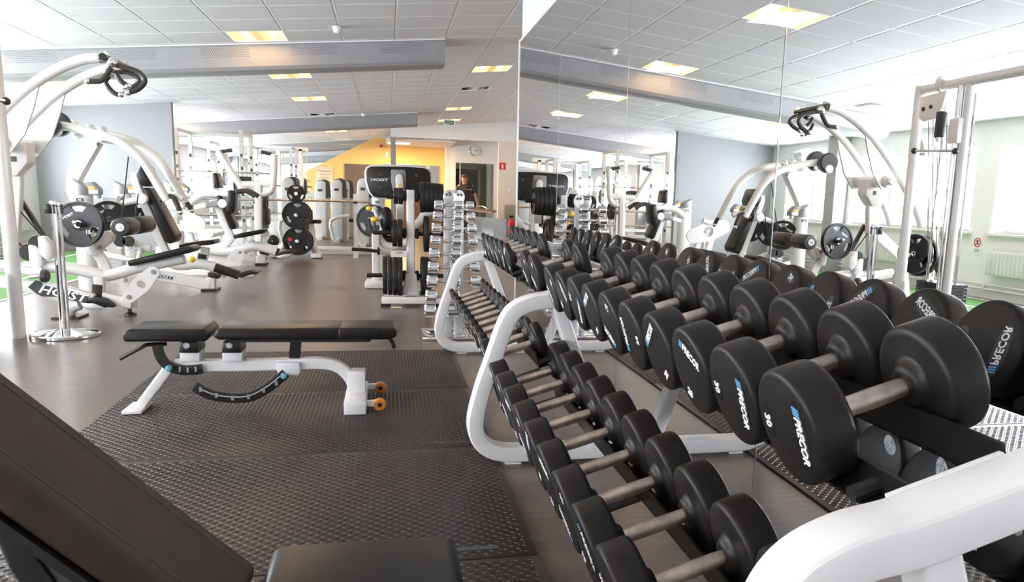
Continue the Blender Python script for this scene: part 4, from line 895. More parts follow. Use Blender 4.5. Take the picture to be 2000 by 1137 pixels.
# ================================================================== squat racks behind the glass
def srack(x0, x1, y, label, bars, plates):
    t = thing('power_rack', ((x0 + x1) / 2, y, 0), label, 'power rack', 'white power racks behind the glass')
    for x in (x0, x1):
        for yy in (y - .55, y + .55):
            up_ = ob('upright', MB().lo_hi((x - .035, yy - .035, 0), (x + .035, yy + .035, 2.25)), 'white', t)
            for k in range(6): ob('adjust_hole', MB().lo_hi((x - .02, yy - .037, .5 + .25 * k), (x + .02, yy - .0345, .56 + .25 * k)), 'mark', up_)
        ob('top_beam', MB().lo_hi((x - .03, y - .55, 2.18), (x + .03, y + .55, 2.25)), 'white', t)
        ob('floor_beam', MB().lo_hi((x - .04, y - .7, 0), (x + .04, y + .7, .07)), 'white', t)
    ob('cross_beam', MB().lo_hi((x0, y + .52, 2.18), (x1, y + .58, 2.25)), 'white', t)
    ob('cross_beam', MB().lo_hi((x0, y + .52, .3), (x1, y + .58, .37)), 'white', t)
    for x in (x0, x1): ob('safety_arm', MB().lo_hi((x - .025, y - .55, .74), (x + .025, y + .55, .79)), 'blackm', t)
    for k, (z, n) in enumerate(bars):
        bb = thing('barbell', ((x0 + x1) / 2, y - .62, z), 'racked steel barbell at %s height on the %s' % (('shoulder', 'knee')[k], label.split(',')[0]), 'barbell', 'racked barbells')
        ob('shaft', MB().tube([(x0 - .5, y - .62, z), (x1 + .5, y - .62, z)], .018, 10), 'steel', bb)
        for s, xe in ((-1, x0 - .28), (1, x1 + .28)):
            ob('collar', MB().cyl((xe, y - .62, z), (1, 0, 0), .035, .05, 12), 'chrome', bb)
            for q in range(n):
                pl = ob('bumper_plate', MB().cyl((xe + s * (.06 + .06 * q), y - .62, z), (1, 0, 0), .2 - .02 * q, .05, 26, .012), 'rubber2', bb)
srack(-3.9, -2.75, 17.2, 'white power rack nearest the grey wall, behind the glass', [(1.45, 0), (.62, 3)], 0)
srack(-3.4, -2.4, 22.2, 'white power rack beside the yellow wall, behind the glass', [(1.25, 1), (.55, 2)], 0)
srack(-5.2, -4.1, 21.0, 'farthest white power rack near the windows', [(1.4, 1)], 0)
# cable frame, cream posts far behind
cf = thing('cable_station', (-2.9, 24.0, 0), 'tall cream cable station frame far behind the glass', 'gym machine')
for x in (-3.6, -3.0, -2.4):
    ob('post', MB().lo_hi((x - .05, 23.9, 0), (x + .05, 24.1, 2.3)), 'cream', cf)
    ob('guide_rod', MB().tube([(x + .15, 24, .1), (x + .15, 24, 2.25)], .012, 8), 'chrome', cf)
    ob('weight_stack', MB().lo_hi((x + .06, 23.9, .05), (x + .28, 24.1, .6)), 'blackm', cf)
ob('top_beam', MB().lo_hi((-3.7, 23.9, 2.25), (-2.2, 24.1, 2.36)), 'cream', cf)
mb2 = thing('exercise_ball', (at(533, 456, 17.0).x, 17.0, 0), 'dark round medicine ball on the floor behind the glass', 'ball')
ob('ball_body', MB().ball((at(533, 456, 17.0).x, 17.0, .12), .12, 16), 'rubber', mb2)
ob('ball_valve', MB().ball((at(533, 456, 17.0).x, 16.88, .12), .012, 8), 'ink', mb2)
# white selector towers in front of the yellow wall
for k, (px, yb, Y, wd, pt) in enumerate(((564, 470, 17.8, .25, 347), (627, 462, 20.2, .25, 352), (659, 468, 19.2, .24, 350), (677, 466, 20.6, .17, 353), (710, 480, 17.6, .24, 347))):
    c = at(px, yb, Y); zt = at(px, pt, Y).z
    t = thing('selector_tower', (c.x, Y, 0), 'white rounded selector machine tower %s' % ('beside the grey post, with dark rear cover', 'under the poster', 'between the poster and the brown door', 'just left of the brown door', 'in front of the brown door')[k], 'gym machine', 'white towers before the yellow wall')
    out = [(c.x - wd / 2, Y, .02), (c.x + wd / 2, Y, .02), (c.x + wd / 2, Y, zt - .09), (c.x + wd * .36, Y, zt - .03), (c.x + wd * .1, Y, zt), (c.x - wd * .2, Y, zt - .02), (c.x - wd * .42, Y, zt - .08), (c.x - wd / 2, Y, zt - .2)]
    ob('shroud', MB().prism(out, (0, .28, 0)), 'white', t, bevel=.02)
    ob('rear_cover', MB().prism([(c.x - wd * .3, Y + .25, zt - .42), (c.x + wd * .5 + .10, Y + .25, zt - .42), (c.x + wd * .5 + .07, Y + .25, zt - .02), (c.x + wd * .4, Y + .25, zt + .03), (c.x - wd * .3, Y + .25, zt)], (0, .3, 0)), 'pot', t, bevel=.02)
    ob('rear_shroud', MB().lo_hi((c.x - wd * .3, Y + .28, .02), (c.x + wd * .5 + .08, Y + .5, zt - .42)), 'white', t, bevel=.02)
    ob('code_plate', MB().lo_hi((c.x - .05, Y - .004, zt - .27), (c.x + .05, Y + .004, zt - .21)), 'mark', t)
    ob('floor_frame', MB().lo_hi((c.x - .06, Y - .6, 0), (c.x + .06, Y + .3, .08)), 'white', t)
    if k in (1, 3): continue
    ob('seat_pad', MB().lo_hi((c.x + .25, Y + .1, .45), (c.x + .65, Y + .45, .53)), 'vinyl', t, bevel=.02)
    ob('seat_post', MB().lo_hi((c.x + .4, Y + .2, 0), (c.x + .5, Y + .3, .46)), 'white', t)
    ob('front_tube', MB().tube([(c.x - .05, Y - .5, .08), (c.x - .1, Y - .5, .5), (c.x + .3, Y - .45, .62)], .04, 10, smooth=3), 'white', t)
# ramp rail at the foot of the yellow wall, plant, poster
rr_ = tag(ob('stair_rail', MB().bar([at(583, 360, 25.6), at(622, 387, 25.6)], .06, .14), 'white'), 'short white sloping stair rail below the potted plant', 'railing')
ob('rail_infill', MB().prism([at(583, 362, 25.6), at(622, 389, 25.6), at(622, 440, 25.6), at(583, 440, 25.6)], (0, .04, 0)), 'wallw', rr_)
pc = at(594, 380, 25.2)
pl = thing('potted_plant', (pc.x, 25.2, 0), 'green leafy potted plant at the left end of the yellow wall', 'plant')
ob('pot', MB().lathe([(.12, 0), (.16, .35), (.17, .4), (.15, .4), (.14, .35), (.001, .34)], (pc.x, 25.2, 0), n=18), 'pot', pl)
ob('stem', MB().tube([(pc.x, 25.2, .35), (pc.x + .02, 25.2, 1.4)], .02, 8), 'wood', pl)
for k in range(26):
    a = random.uniform(0, 2 * pi); z0 = random.uniform(.9, 1.45); l = random.uniform(.22, .4); el = random.uniform(-.1, .9)
    d = Vector((cos(a) * cos(el), sin(a) * cos(el), sin(el))); s2 = d.cross(Vector((0, 0, 1))).normalized() * .035; b0 = Vector((pc.x + .02, 25.2, z0)); m_ = b0 + d * l * .5 + Vector((0, 0, .04)); e = b0 + d * l - Vector((0, 0, .05))
    ob('leaf', MB().add([b0, m_ + s2, e, m_ - s2, b0 + Vector((0, 0, .004)), m_ + s2 + Vector((0, 0, .004)), e + Vector((0, 0, .004)), m_ - s2 + Vector((0, 0, .004))], [(0, 3, 2, 1), (4, 5, 6, 7), (0, 1, 5, 4), (1, 2, 6, 5), (2, 3, 7, 6), (3, 0, 4, 7)]), 'leaf', pl)
pa, pb = at(617, 326, 26.18), at(650, 356, 26.18)
po = tag(ob('poster', MB().lo_hi((pa.x, 26.18, pb.z), (pb.x, 26.195, pa.z)), 'paper'), 'curling paper rules poster on the yellow wall', 'poster')
ob('heading', text_mb('Träningsregler', ((pa.x + pb.x) / 2, 26.177, pa.z - .12), (1, 0, 0), (0, 0, 1), width=.42), 'doord', po)
ob('curled_top', MB().tube([(pa.x - .01, 26.15, pa.z), ((pa.x + pb.x) / 2, 26.16, pa.z - .02), (pb.x + .01, 26.15, pa.z)], .016, 8), 'paper', po)
for k in range(6): ob('text_line', MB().lo_hi((pa.x + .1, 26.176, pa.z - .2 - .04 * k), (pb.x - .06 - .03 * (k % 3), 26.179, pa.z - .19 - .04 * k)), 'wood', po)
tag(ob('wall_detector', MB().lo_hi((-.06, 26.1, 2.28), (.02, 26.19, 2.44)), 'ink', bevel=.01), 'small white wall sensor box left of the grey steel column', 'sensor')
fa = at(744, 285, 26.1)
tag(ob('fire_alarm', MB().lathe([(.05, 0), (.05, .04), (.03, .08), (.001, .085)], (fa.x, 26.19, fa.z), (0, -1, 0), 14), 'red'), 'small red fire alarm bell on the yellow wall', 'fire alarm')
# clock, signs
cc = at(926.5, 294.5, 25.57)
ck = thing('wall_clock', cc, 'round silver-rimmed wall clock above the glass entrance', 'clock')
ob('rim', MB().lathe([(.15, .03), (.165, .03), (.175, .0), (.17, -.03), (.155, -.035), (.15, -.02), (.15, .03)], cc, (0, 1, 0), 36, False), 'chrome', ck)
ob('dial', MB().cyl(cc + Vector((0, .0, 0)), (0, 1, 0), .152, .03, 36), 'ink', ck)
for k in range(12):
    a = k * pi / 6; o_ = Vector((sin(a) * .125, -.017, cos(a) * .125)); ob('hour_mark', MB().box(cc + o_, (.012, .004, .03), Matrix.Rotation(a, 3, 'Y')), 'mark', ck)
for a, l, wd in ((1.05, .12, .010), (2.0 * pi * .27, .08, .014)):
    ob('clock_hand', MB().box(cc + Vector((sin(a) * l / 2, -.022, cos(a) * l / 2)), (wd, .004, l), Matrix.Rotation(a, 3, 'Y')), 'mark', ck)
f0, f1 = at(975.5, 317.5, 23.19), at(987.5, 331.5, 23.19)
fs = tag(ob('fire_extinguisher_sign', MB().lo_hi((f0.x, 23.185, f1.z), (f1.x, 23.2, f0.z)), 'red'), 'red square sign with white fire extinguisher symbol', 'sign')
fx, fz = (f0.x + f1.x) / 2, (f0.z + f1.z) / 2
ob('extinguisher_symbol', MB().lo_hi((fx - .022, 23.180, fz - .07), (fx + .022, 23.1845, fz + .03)).lo_hi((fx - .012, 23.180, fz + .03), (fx + .012, 23.1845, fz + .055)).lo_hi((fx - .04, 23.180, fz + .045), (fx + .012, 23.1845, fz + .06)), 'ink', fs)
e0, e1 = at(867, 234, 20.4), at(892.5, 245.5, 20.4)
es = thing('exit_sign', ((e0.x + e1.x) / 2, 20.4, e1.z), 'hanging white and green running man exit sign', 'exit sign')
ob('panel', MB().lo_hi((e0.x, 20.38, e1.z), (e1.x, 20.42, e0.z)), 'ink', es)
ob('hanger', MB().tube([((e0.x + e1.x) / 2, 20.4, e0.z), ((e0.x + e1.x) / 2, 20.4, cz((e0.x + e1.x) / 2) + .005)], .008, 6), 'chrome', es)
wdt = e1.x - e0.x; zc_ = (e0.z + e1.z) / 2; hh = e0.z - e1.z
ob('green_field', MB().lo_hi((e0.x + wdt * .08, 20.374, e1.z + hh * .15), (e0.x + wdt * .35, 20.379, e0.z - hh * .15)).lo_hi((e0.x + wdt * .42, 20.374, e1.z + hh * .15), (e0.x + wdt * .74, 20.379, e0.z - hh * .15)).lo_hi((e0.x + wdt * .90, 20.374, e1.z + hh * .15), (e0.x + wdt * .93, 20.379, e0.z - hh * .15)), 'green', es)
ob('arrow', MB().prism([(e0.x + wdt * a, 20.372, zc_ + hh * b_) for a, b_ in ((.46, .06), (.57, .06), (.57, .2), (.68, 0), (.57, -.2), (.57, -.06), (.46, -.06))], (0, -.003, 0)), 'ink', es)
ob('running_man', MB().prism([(e0.x + wdt * a, 20.372, zc_ + hh * b_) for a, b_ in ((.10, -.3), (.16, -.1), (.17, .05), (.12, .1), (.22, .25), (.30, .1), (.24, .0), (.3, -.25), (.26, -.28), (.2, -.1), (.15, -.32))], (0, -.003, 0)), 'ink', es)
sw = at(995, 371, 23.15)
tag(ob('light_switch', MB().box((sw.x, 23.19, sw.z), (.09, .02, .09)), 'ink', bevel=.006), 'small square light switch on the cream wall below the red sign', 'switch')
# extinguisher cabinet recess with red bottle
cb = at(989, 470, 22.9)
cab = thing('fire_cabinet', (cb.x + .16, 23.0, 0), 'grey recessed cabinet with a red fire extinguisher on the cream wall', 'cabinet')
ob('cabinet_back', MB().lo_hi((at(987, 400, 23.1).x, 23.15, .05), (at(1012, 400, 23.1).x, 23.197, at(987, 400, 23.1).z)), 'corr', cab)
ob('red_bottle', MB().lathe([(.09, .05), (.10, .08), (.10, .43), (.06, .51), (.03, .53), (.03, .57)], (at(999, 430, 23).x, 23.02, 0), n=18), 'red', cab)
ob('bottle_head', MB().lo_hi((at(999, 430, 23).x - .06, 22.98, .57), (at(999, 430, 23).x + .06, 23.06, .63)), 'blackm', cab)
ob('bracket', MB().lo_hi((at(999, 430, 23).x - .1, 23.0, .02), (at(999, 430, 23).x + .1, 23.15, .05)), 'blackm', cab)
# glass counter with wooden top
gc = thing('glass_counter', (2.2, 21, 0), 'glass-fronted reception counter with wooden top and steel rail', 'counter')
ob('counter_top', MB().add([at(*p) for p in ((905, 404, 22.2), (970, 411, 20.2), (962, 414, 20.0), (893, 407, 22.0))] + [at(*p) - Vector((0, 0, .04)) for p in ((905, 404, 22.2), (970, 411, 20.2), (962, 414, 20.0), (893, 407, 22.0))], [(0, 1, 2, 3), (7, 6, 5, 4), (0, 4, 5, 1), (1, 5, 6, 2), (2, 6, 7, 3), (3, 7, 4, 0)]), 'wood', gc)
q1, q2 = at(893, 409, 22.0), at(964, 415, 20.0)
ob('front_glass', MB().add([(q1.x, 22.0, .05), (q2.x, 20.0, .05), (q2.x, 20.0, q2.z - .03), (q1.x, 22.0, q1.z - .03), (q1.x + .02, 22.0, .05), (q2.x + .02, 20.0, .05), (q2.x + .02, 20.0, q2.z - .03), (q1.x + .02, 22.0, q1.z - .03)], [(0, 1, 2, 3), (7, 6, 5, 4), (0, 4, 5, 1), (1, 5, 6, 2), (2, 6, 7, 3), (3, 7, 4, 0)]), 'glass', gc)
for q in (q1, q2): ob('post', MB().box((q.x + .03, q.y, (q.z) / 2), (.06, .06, q.z - .05)), 'silver', gc)
ob('back_shelf', MB().add([(q1.x + .3, 22.1, .0), (q2.x + .35, 20.15, .0), (q2.x + .35, 20.15, .6), (q1.x + .3, 22.1, .6), (q1.x + .34, 22.1, .0), (q2.x + .39, 20.15, .0), (q2.x + .39, 20.15, .6), (q1.x + .34, 22.1, .6)], [(0, 1, 2, 3), (7, 6, 5, 4), (0, 4, 5, 1), (1, 5, 6, 2), (2, 6, 7, 3), (3, 7, 4, 0)]), 'grey', gc)
ob('hand_rail', MB().tube([at(930, 404, 21.2), at(942, 403, 21.0), at(950, 407, 20.8), at(952, 412, 20.7)], .02, 8, smooth=3), 'chrome', gc)
# wooden reception desk in the yellow room
wd_ = tag(ob('reception_desk', MB().lo_hi((.35, 24.3, 0), (1.75, 24.9, 1.08)), 'wood', bevel=.01), 'brown wooden reception desk in the yellow room', 'desk')
ob('desk_top', MB().lo_hi((.3, 24.25, 1.08), (1.78, 24.95, 1.12)), 'wood', wd_)
# ================================================================== person in the doorway
ps = thing('person', (2.38, 24.7, 0), 'man in dark short-sleeved shirt walking past the glass entrance, head lowered', 'person')
bm = bmesh.new()
J = {'pel': (2.50, 24.7, .96, .15), 'ab': (2.50, 24.69, 1.12, .150), 'ch': (2.49, 24.67, 1.34, .165), 'nk': (2.47, 24.64, 1.51, .07), 'hd0': (2.455, 24.62, 1.58, .075), 'hd': (2.44, 24.60, 1.68, .098), 'hd2': (2.445, 24.60, 1.76, .075),
     'sl': (2.30, 24.66, 1.44, .072), 'el': (2.22, 24.66, 1.16, .050), 'wl': (2.26, 24.52, .93, .036), 'sr': (2.69, 24.68, 1.44, .072), 'er': (2.80, 24.70, 1.17, .052), 'wr': (2.86, 24.62, .93, .038),
     'hl': (2.41, 24.7, .90, .105), 'kl': (2.40, 24.60, .50, .070), 'al': (2.40, 24.68, .10, .046), 'tl': (2.40, 24.52, .045, .042), 'hr': (2.60, 24.7, .90, .105), 'kr': (2.62, 24.72, .50, .070), 'ar': (2.62, 24.90, .12, .046), 'tr': (2.62, 24.76, .045, .042)}
E_ = [('pel', 'ab'), ('ab', 'ch'), ('ch', 'nk'), ('nk', 'hd0'), ('hd0', 'hd'), ('hd', 'hd2'), ('ch', 'sl'), ('sl', 'el'), ('el', 'wl'), ('ch', 'sr'), ('sr', 'er'), ('er', 'wr'), ('pel', 'hl'), ('hl', 'kl'), ('kl', 'al'), ('al', 'tl'), ('pel', 'hr'), ('hr', 'kr'), ('kr', 'ar'), ('ar', 'tr')]
for s, wn in ((-1, 'wl'), (1, 'wr')):   # hands: palm and five fingers
    w0 = Vector(J[wn][:3]); J[wn + 'p'] = (*(w0 + Vector((0, -.02, -.07))), .032); E_.append((wn, wn + 'p'))
    for k, (dx, l) in enumerate(((-.03, .075), (-.01, .085), (.01, .08), (.028, .065))):
        J[wn + 'a%d' % k] = (*(w0 + Vector((dx, -.03, -.105))), .0095); J[wn + 'b%d' % k] = (*(w0 + Vector((dx, -.045, -.105 - l * .6))), .0085); J[wn + 'c%d' % k] = (*(w0 + Vector((dx, -.03, -.105 - l))), .0075)
        E_ += [(wn + 'p', wn + 'a%d' % k), (wn + 'a%d' % k, wn + 'b%d' % k), (wn + 'b%d' % k, wn + 'c%d' % k)]
    J[wn + 't'] = (*(w0 + Vector((-s * .045, -.035, -.07))), .011); J[wn + 'u'] = (*(w0 + Vector((-s * .05, -.05, -.105))), .009); E_ += [(wn + 'p', wn + 't'), (wn + 't', wn + 'u')]
PSX = -.17
J = {k: (v[0] + PSX, *v[1:]) for k, v in J.items()}
keys = list(J); me = bpy.data.meshes.new('body'); me.from_pydata([J[k][:3] for k in keys], [(keys.index(a), keys.index(b_)) for a, b_ in E_], [])
bo = link('body', me, 'skin', ps)
sk = bo.modifiers.new('skin', 'SKIN'); me.skin_vertices.new() if not me.skin_vertices else None
for k, v in zip(keys, me.skin_vertices[0].data): v.radius = (J[k][3], J[k][3] * .85 if k in ('ab', 'ch', 'pel') else J[k][3]); v.use_root = k == 'pel'
sk.use_smooth_shade = True
ss = bo.modifiers.new('sub', 'SUBSURF'); ss.levels = 1; ss.render_levels = 1
def limb(name, seq, m, grow): return ob(name, MB().tube([J[k][:3] for k in seq], [J[k][3] + grow for k in seq], 14, smooth=3), m, ps, ang=60)
limb('shirt', ['pel', 'ab', 'ch'], 'cloth', .022); limb('sleeve', ['ch', 'sl'], 'cloth', .024)
ob('shirt_yoke', MB().tube([J['sl'][:3], (2.49 + PSX, 24.67, 1.43), J['sr'][:3]], [.085, .125, .085], 14, smooth=4), 'cloth', ps, ang=60)
for a, b_ in (('sl', 'el'), ('sr', 'er')):
    A_, B_ = Vector(J[a][:3]), Vector(J[b_][:3]); ob('sleeve', MB().tube([A_, A_.lerp(B_, .7)], [.088, .074], 14), 'cloth', ps, ang=60)
for s in ('l', 'r'): limb('trouser_leg', ['h' + s, 'k' + s, 'a' + s], 'trousers', .02); limb('shoe', ['a' + s, 't' + s], 'blackm', .012)
ob('hair', MB().ball((2.45 + PSX, 24.62, 1.735), .102, 16, (1, 1, .75)), 'hair', ps)
ob('nose', MB().ball((2.425 + PSX, 24.497, 1.665), .02, 8, (.7, 1, 1.2)), 'skin', ps)
for dx in (-.035, .03): ob('eye', MB().ball((2.432 + PSX + dx, 24.507, 1.695), .011, 8), 'mark', ps)
for dx in (-.1, .1): ob('ear', MB().ball((2.44 + PSX + dx, 24.61, 1.675), .026, 8, (.5, .8, 1.2)), 'skin', ps)
ob('mouth', MB().box((2.43 + PSX, 24.503, 1.625), (.045, .008, .008)), 'red', ps)
# ================================================================== leg press machine (big dark foot plate)
lp = thing('leg_press_machine', (.1, 10.5, 0), 'white leg press machine with large black foot platform marked in white letters', 'gym machine', 'white plate-loaded machines')
YP = 10.4
board = ((95, 230), (110, 185), (150, 160), (250, 157), (600, 162), (800, 178), (850, 195), (885, 235), (892, 320), (880, 440), (845, 505), (780, 535), (500, 545), (250, 545), (190, 530), (140, 470), (100, 340))
ob('foot_platform', MB().prism(pts(vE, board, YP), (0, .05, 0)), 'blackm', lp, bevel=.012)
ob('platform_rim', MB().tube([*pts(vE, board, YP + .045), vE(*board[0], YP + .045)], .020, 8), 'white', lp)
ob('centre_cover', MB().prism(pts(vE, ((402, 195), (580, 198), (590, 330), (575, 470), (430, 470), (400, 330)), YP - .02), (0, .03, 0)), 'grey', lp, bevel=.012)
ob('mast', MB().prism(pts(vE, ((458, 300), (470, 265), (505, 248), (540, 268), (550, 310), (555, 470), (562, 820), (470, 820), (465, 470)), YP - .07), (0, .06, 0)), 'white', lp, bevel=.01)
ob('warning_label', MB().box(vE(507, 395, YP - .075), (.035, .004, .045)), 'yknob', lp)
for x, y in ((268, 258), (272, 418), (716, 270)): ob('bolt_hole', MB().cyl(vE(x, y, YP - .003), (0, 1, 0), .022, .01, 14), 'dark', lp)
ob('brand_lettering', text_mb('HOIST', vE(262, 323, YP - .004), (1, 0, 0), (0, 0, 1), height=.034, width=.225, shear=.25, bold=.02), 'ink', lp)
ob('platform_bar', MB().tube([vE(350, 537, YP - .05), vE(490, 540, YP - .05)], .022, 10), 'blackm', lp)
ob('stack_tower', MB().lathe([(.085, .03), (.085, vE(250, 545, YP).z)], (vE(247, 600, YP + .3).x, YP + .3, 0), n=24), 'white', lp)
ob('code_plate', MB().box(vE(232, 600, YP + .208), (.05, .004, .035)), 'mark', lp)
ob('code_number', text_mb('A2', vE(232, 600, YP + .204), (1, 0, 0), (0, 0, 1), height=.024), 'ink', lp)
ob('front_post', MB().bar([vE(212, 990, YP - .5), (vE(212, 990, YP - .5).x, YP - .5, .05)], .09, .09, side=(0, 1, 0)), 'white', lp)
ob('front_base', MB().lo_hi((-.28, 9.7, 0), (.02, 10.1, .09)), 'white', lp, bevel=.03)
ob('rear_base', MB().lo_hi((-.22, 10.9, 0), (.5, 11.4, .08)), 'white', lp, bevel=.03)
ob('base_beam', MB().lo_hi((-.1, 9.9, .03), (.02, 11.1, .1)), 'white', lp)
for s, x in ((0, 150), (1, 232)):
    hnd = ob('lever_handle', MB().tube(pts(vE, ((x, 960 - s * 0), (x - 12, 880), (x - 25, 800)), YP - .45) if s == 0 else pts(vE, ((210, 985), (195, 840), (198, 820)), YP - .5), .016, 10), 'foam', lp)
ob('yellow_knob', MB().ball(vE(133, 678, YP - .4), .034, 12, (1.2, 1, .9)), 'yknob', lp)
ob('yellow_knob', MB().ball(vE(197, 812, YP - .5), .038, 12, (1.2, 1, .9)), 'yknob', lp)
ob('lever_tube', MB().tube(pts(vE, ((140, 790), (160, 850), (200, 870), (260, 860), (290, 930), (240, 980)), YP - .42), .022, 10, smooth=3), 'white', lp)
ob('lever_tube', MB().tube(pts(vE, ((198, 650), (215, 740), (250, 800), (300, 815)), YP - .38), .022, 10, smooth=3), 'white', lp)
ob('shoulder_pad', MB().ball(vE(345, 820, YP - .4), .12, 18, (.75, .8, 1.35)), 'vinyl', lp)
pad('seat_pad', vE, ((278, 985), (300, 960), (420, 945), (440, 970), (430, 1000), (300, 1005)), YP - .55, YP - .2, 'vinyl', lp, .02)
ob('seat_shell', MB().tube(pts(vE, ((280, 1000), (320, 1040), (370, 1060), (420, 1050)), YP - .4), .05, 10, smooth=3), 'blackm', lp)
ob('frame_tube', MB().tube(pts(v3, ((160, 670), (200, 730), (260, 740), (330, 720)), YP - .45), .045, 12, smooth=3), 'white', lp)
ob('seat_back', MB().prism(pts(v3, ((228, 720), (250, 690), (330, 690), (330, 800), (235, 790)), YP - .1), (0, .06, 0)), 'silver', lp, bevel=.02)
ob('side_swing', MB().tube(pts(v3, ((360, 640), (400, 600), (430, 560), (500, 540), (520, 500)), YP), .05, 12, smooth=3), 'white', lp)
ob('storage_peg', MB().tube(pts(v3, ((20, 758), (90, 762), (165, 770)), 9.2), .02, 10), 'blackm', lp)
ob('peg_collar', MB().cyl(v3(168, 770, 9.2), (1, 0, 0), .045, .02, 14), 'blackm', lp)
ob('peg_arm', MB().bar([v3(170, 770, 9.2), v3(240, 772, 9.3)], .06, .06, side=(0, 1, 0)), 'white', lp)
plate(vE(178, 832, YP - .2), (-.25, -1, 0), .205, .05, 'weight plate on the leg press behind the yellow-knobbed levers')
# ================================================================== plate tree in front of it
pt_ = thing('plate_tree', (.23, 8.46, 0), 'white upright plate tree loaded with black plates', 'plate stand')
xp = at(802, 450, 8.46).x
ob('post', MB().bar([(xp, 8.46, at(802, 371, 8.46).z), (xp, 8.46, .30)], .1, .085, side=(0, 1, 0)), 'white', pt_)
ob('post_boot', MB().prism([(xp - .055, 8.40, .32), (xp + .055, 8.40, .32), (xp + .10, 8.40, .05), (xp - .10, 8.40, .05)], (0, .14, 0)), 'white', pt_, bevel=.01)
ob('base_bar', MB().lo_hi((-.07, 8.15, .03), (.55, 8.27, .10)), 'white', pt_, bevel=.01)
ob('base_bar', MB().lo_hi((-.05, 8.78, .03), (.53, 8.90, .10)), 'white', pt_, bevel=.01)
ob('base_spine', MB().lo_hi((xp - .06, 8.2, .03), (xp + .06, 8.85, .10)), 'white', pt_)
for x in (-.03, .50):
    for y in (8.17, 8.80): ob('rubber_foot', MB().lo_hi((x - .05, y, 0), (x + .05, y + .08, .03)), 'blackm', pt_)
ob('sign_plate', MB().box(v3(280, 785, 8.38), (.16, .01, .065)), 'cream', pt_)
ob('sign_lettering', text_mb('HOIST', v3(285, 778, 8.373), (1, 0, 0), (0, 0, 1), width=.07), 'mark', pt_)
LV = [(465, 468), (670, 672), (905, 905)]
n_p = 0; names = ['top left', 'top right', 'middle left', 'middle right', 'bottom left', 'bottom right']
SETS = {(0, -1): (2, .085, .045, .10), (0, 1): (5, .16, .045, .12), (1, -1): (2, .145, .05, .11), (1, 1): (1, .19, .05, .16), (2, -1): (4, .215, .048, .11), (2, 1): (2, .205, .05, .13)}
PEGS = {(0, -1): .32, (0, 1): .42, (1, -1): .38, (1, 1): .42, (2, -1): .45, (2, 1): .42}
for lv in range(3):
    for s in (-1, 1):
        z = v3(345, LV[lv][0 if s < 0 else 1], 8.46).z
        n, r, th, off = SETS[(lv, s)]
        ob('peg', MB().tube([(xp + s * .03, 8.46, z), (xp + s * PEGS[(lv, s)], 8.46, z)], .0225, 12), 'blackm', pt_)
        ob('peg_stop', MB().cyl((xp + s * .065, 8.46, z), (1, 0, 0), .055, .04, 18, .01), 'rubber2', pt_)
        for k in range(n):
            rr = r * (1 - .02 * k)
            plate((xp + s * (off + th * 1.06 * k), 8.46, z), (s, 0, 0), rr, th, 'black plate on the %s peg of the plate tree, %s from the post' % (names[lv * 2 + (s > 0)], ORD[k]), None)
# ================================================================== chrome dumbbell rack
cr = thing('chrome_dumbbell_rack', (.5, 6.4, 0), 'narrow upright chrome rack of small dumbbells at the far end of the mirror', 'dumbbell rack')
XA, YR = .46, 6.35
for s, px in ((0, 877), (1, 898)):
    top = at(px, 385, YR); yy = YR + (.02 if s else .08)
    ob('side_plate', MB().lo_hi((top.x - .034, yy, .03), (top.x + .034, yy + .01, top.z - .03)), 'silver', cr, bevel=.003)
    ov = [(top.x + .041 * cos(q * pi / 14), yy - .002, top.z + .055 * sin(q * pi / 14)) for q in range(28)]
    ob('oval_top', MB().prism(ov, (0, .014, 0)), 'silver' if s == 0 else 'ink', cr, bevel=.003)
    for dx in (-.013, .013): ob('top_bolt', MB().cyl((top.x + dx, yy - .006, top.z + .018), (0, 1, 0), .009, .008, 12), 'mark', cr)
ob('centre_post', MB().lo_hi((.49, YR + .10, .03), (.52, YR + .13, 1.10)), 'chrome', cr)
ob('base_plate', MB().lo_hi((.26, YR - .16, 0), (.76, YR + .3, .03)), 'chrome', cr, bevel=.006)
ob('top_rail', MB().tube([v3(555, 440, YR), v3(605, 440, YR)], .012, 8), 'chrome', cr)
YT = (515, 577, 643, 714, 786, 860, 938, 1020, 1100); ZT = YT
CDB = {}
def chrome_db(r, L, g):
    k = (r, L, g)
    if k not in CDB:
        CDB[k] = ([MB().lathe([(.012, g / 2), (r * .8, g / 2), (r, g / 2 + .008), (r, g / 2 + L - .008), (r * .85, g / 2 + L), (.001, g / 2 + L)], (0, 0, 0), (s, 0, 0), 20).mesh('head') for s in (-1, 1)], MB().cyl((0, 0, 0), (1, 0, 0), .0125, g, 12).mesh('handle'))
    return CDB[k]
for i, z in enumerate(ZT):
    r = .038 + .0022 * i; L = .066 + .003 * i
    for s in (0, 1):
        c = v3(558 - 5 * i, YT[i], YR - .09) if s == 0 else v3(622 + 4.5 * i, YT[i] + 2, YR + .22)
        t = thing('chrome_dumbbell', c, 'small chrome dumbbell, %s from the top, %s column of the upright rack' % (ORD[i], ('front', 'rear')[s]), 'dumbbell', 'chrome dumbbells')
        LOCAL.add(t.name)
        hm, hd_ = chrome_db(round(r, 4), round(L, 4), .09)
        for q in (0, 1): link('head', hm[q], 'chrome', t)
        link('handle', hd_, 'steel', t)
        for dx in (-.035, .035): ob('cradle_hook', MB().bar([(c.x + dx, YR + .02 if s == 0 else YR + .11, c.z - .03), (c.x + dx, c.y, c.z - .02), (c.x + dx, c.y - .025 if s == 0 else c.y + .025, c.z + .012)], .012, .006, side=(1, 0, 0)), 'silver', cr)
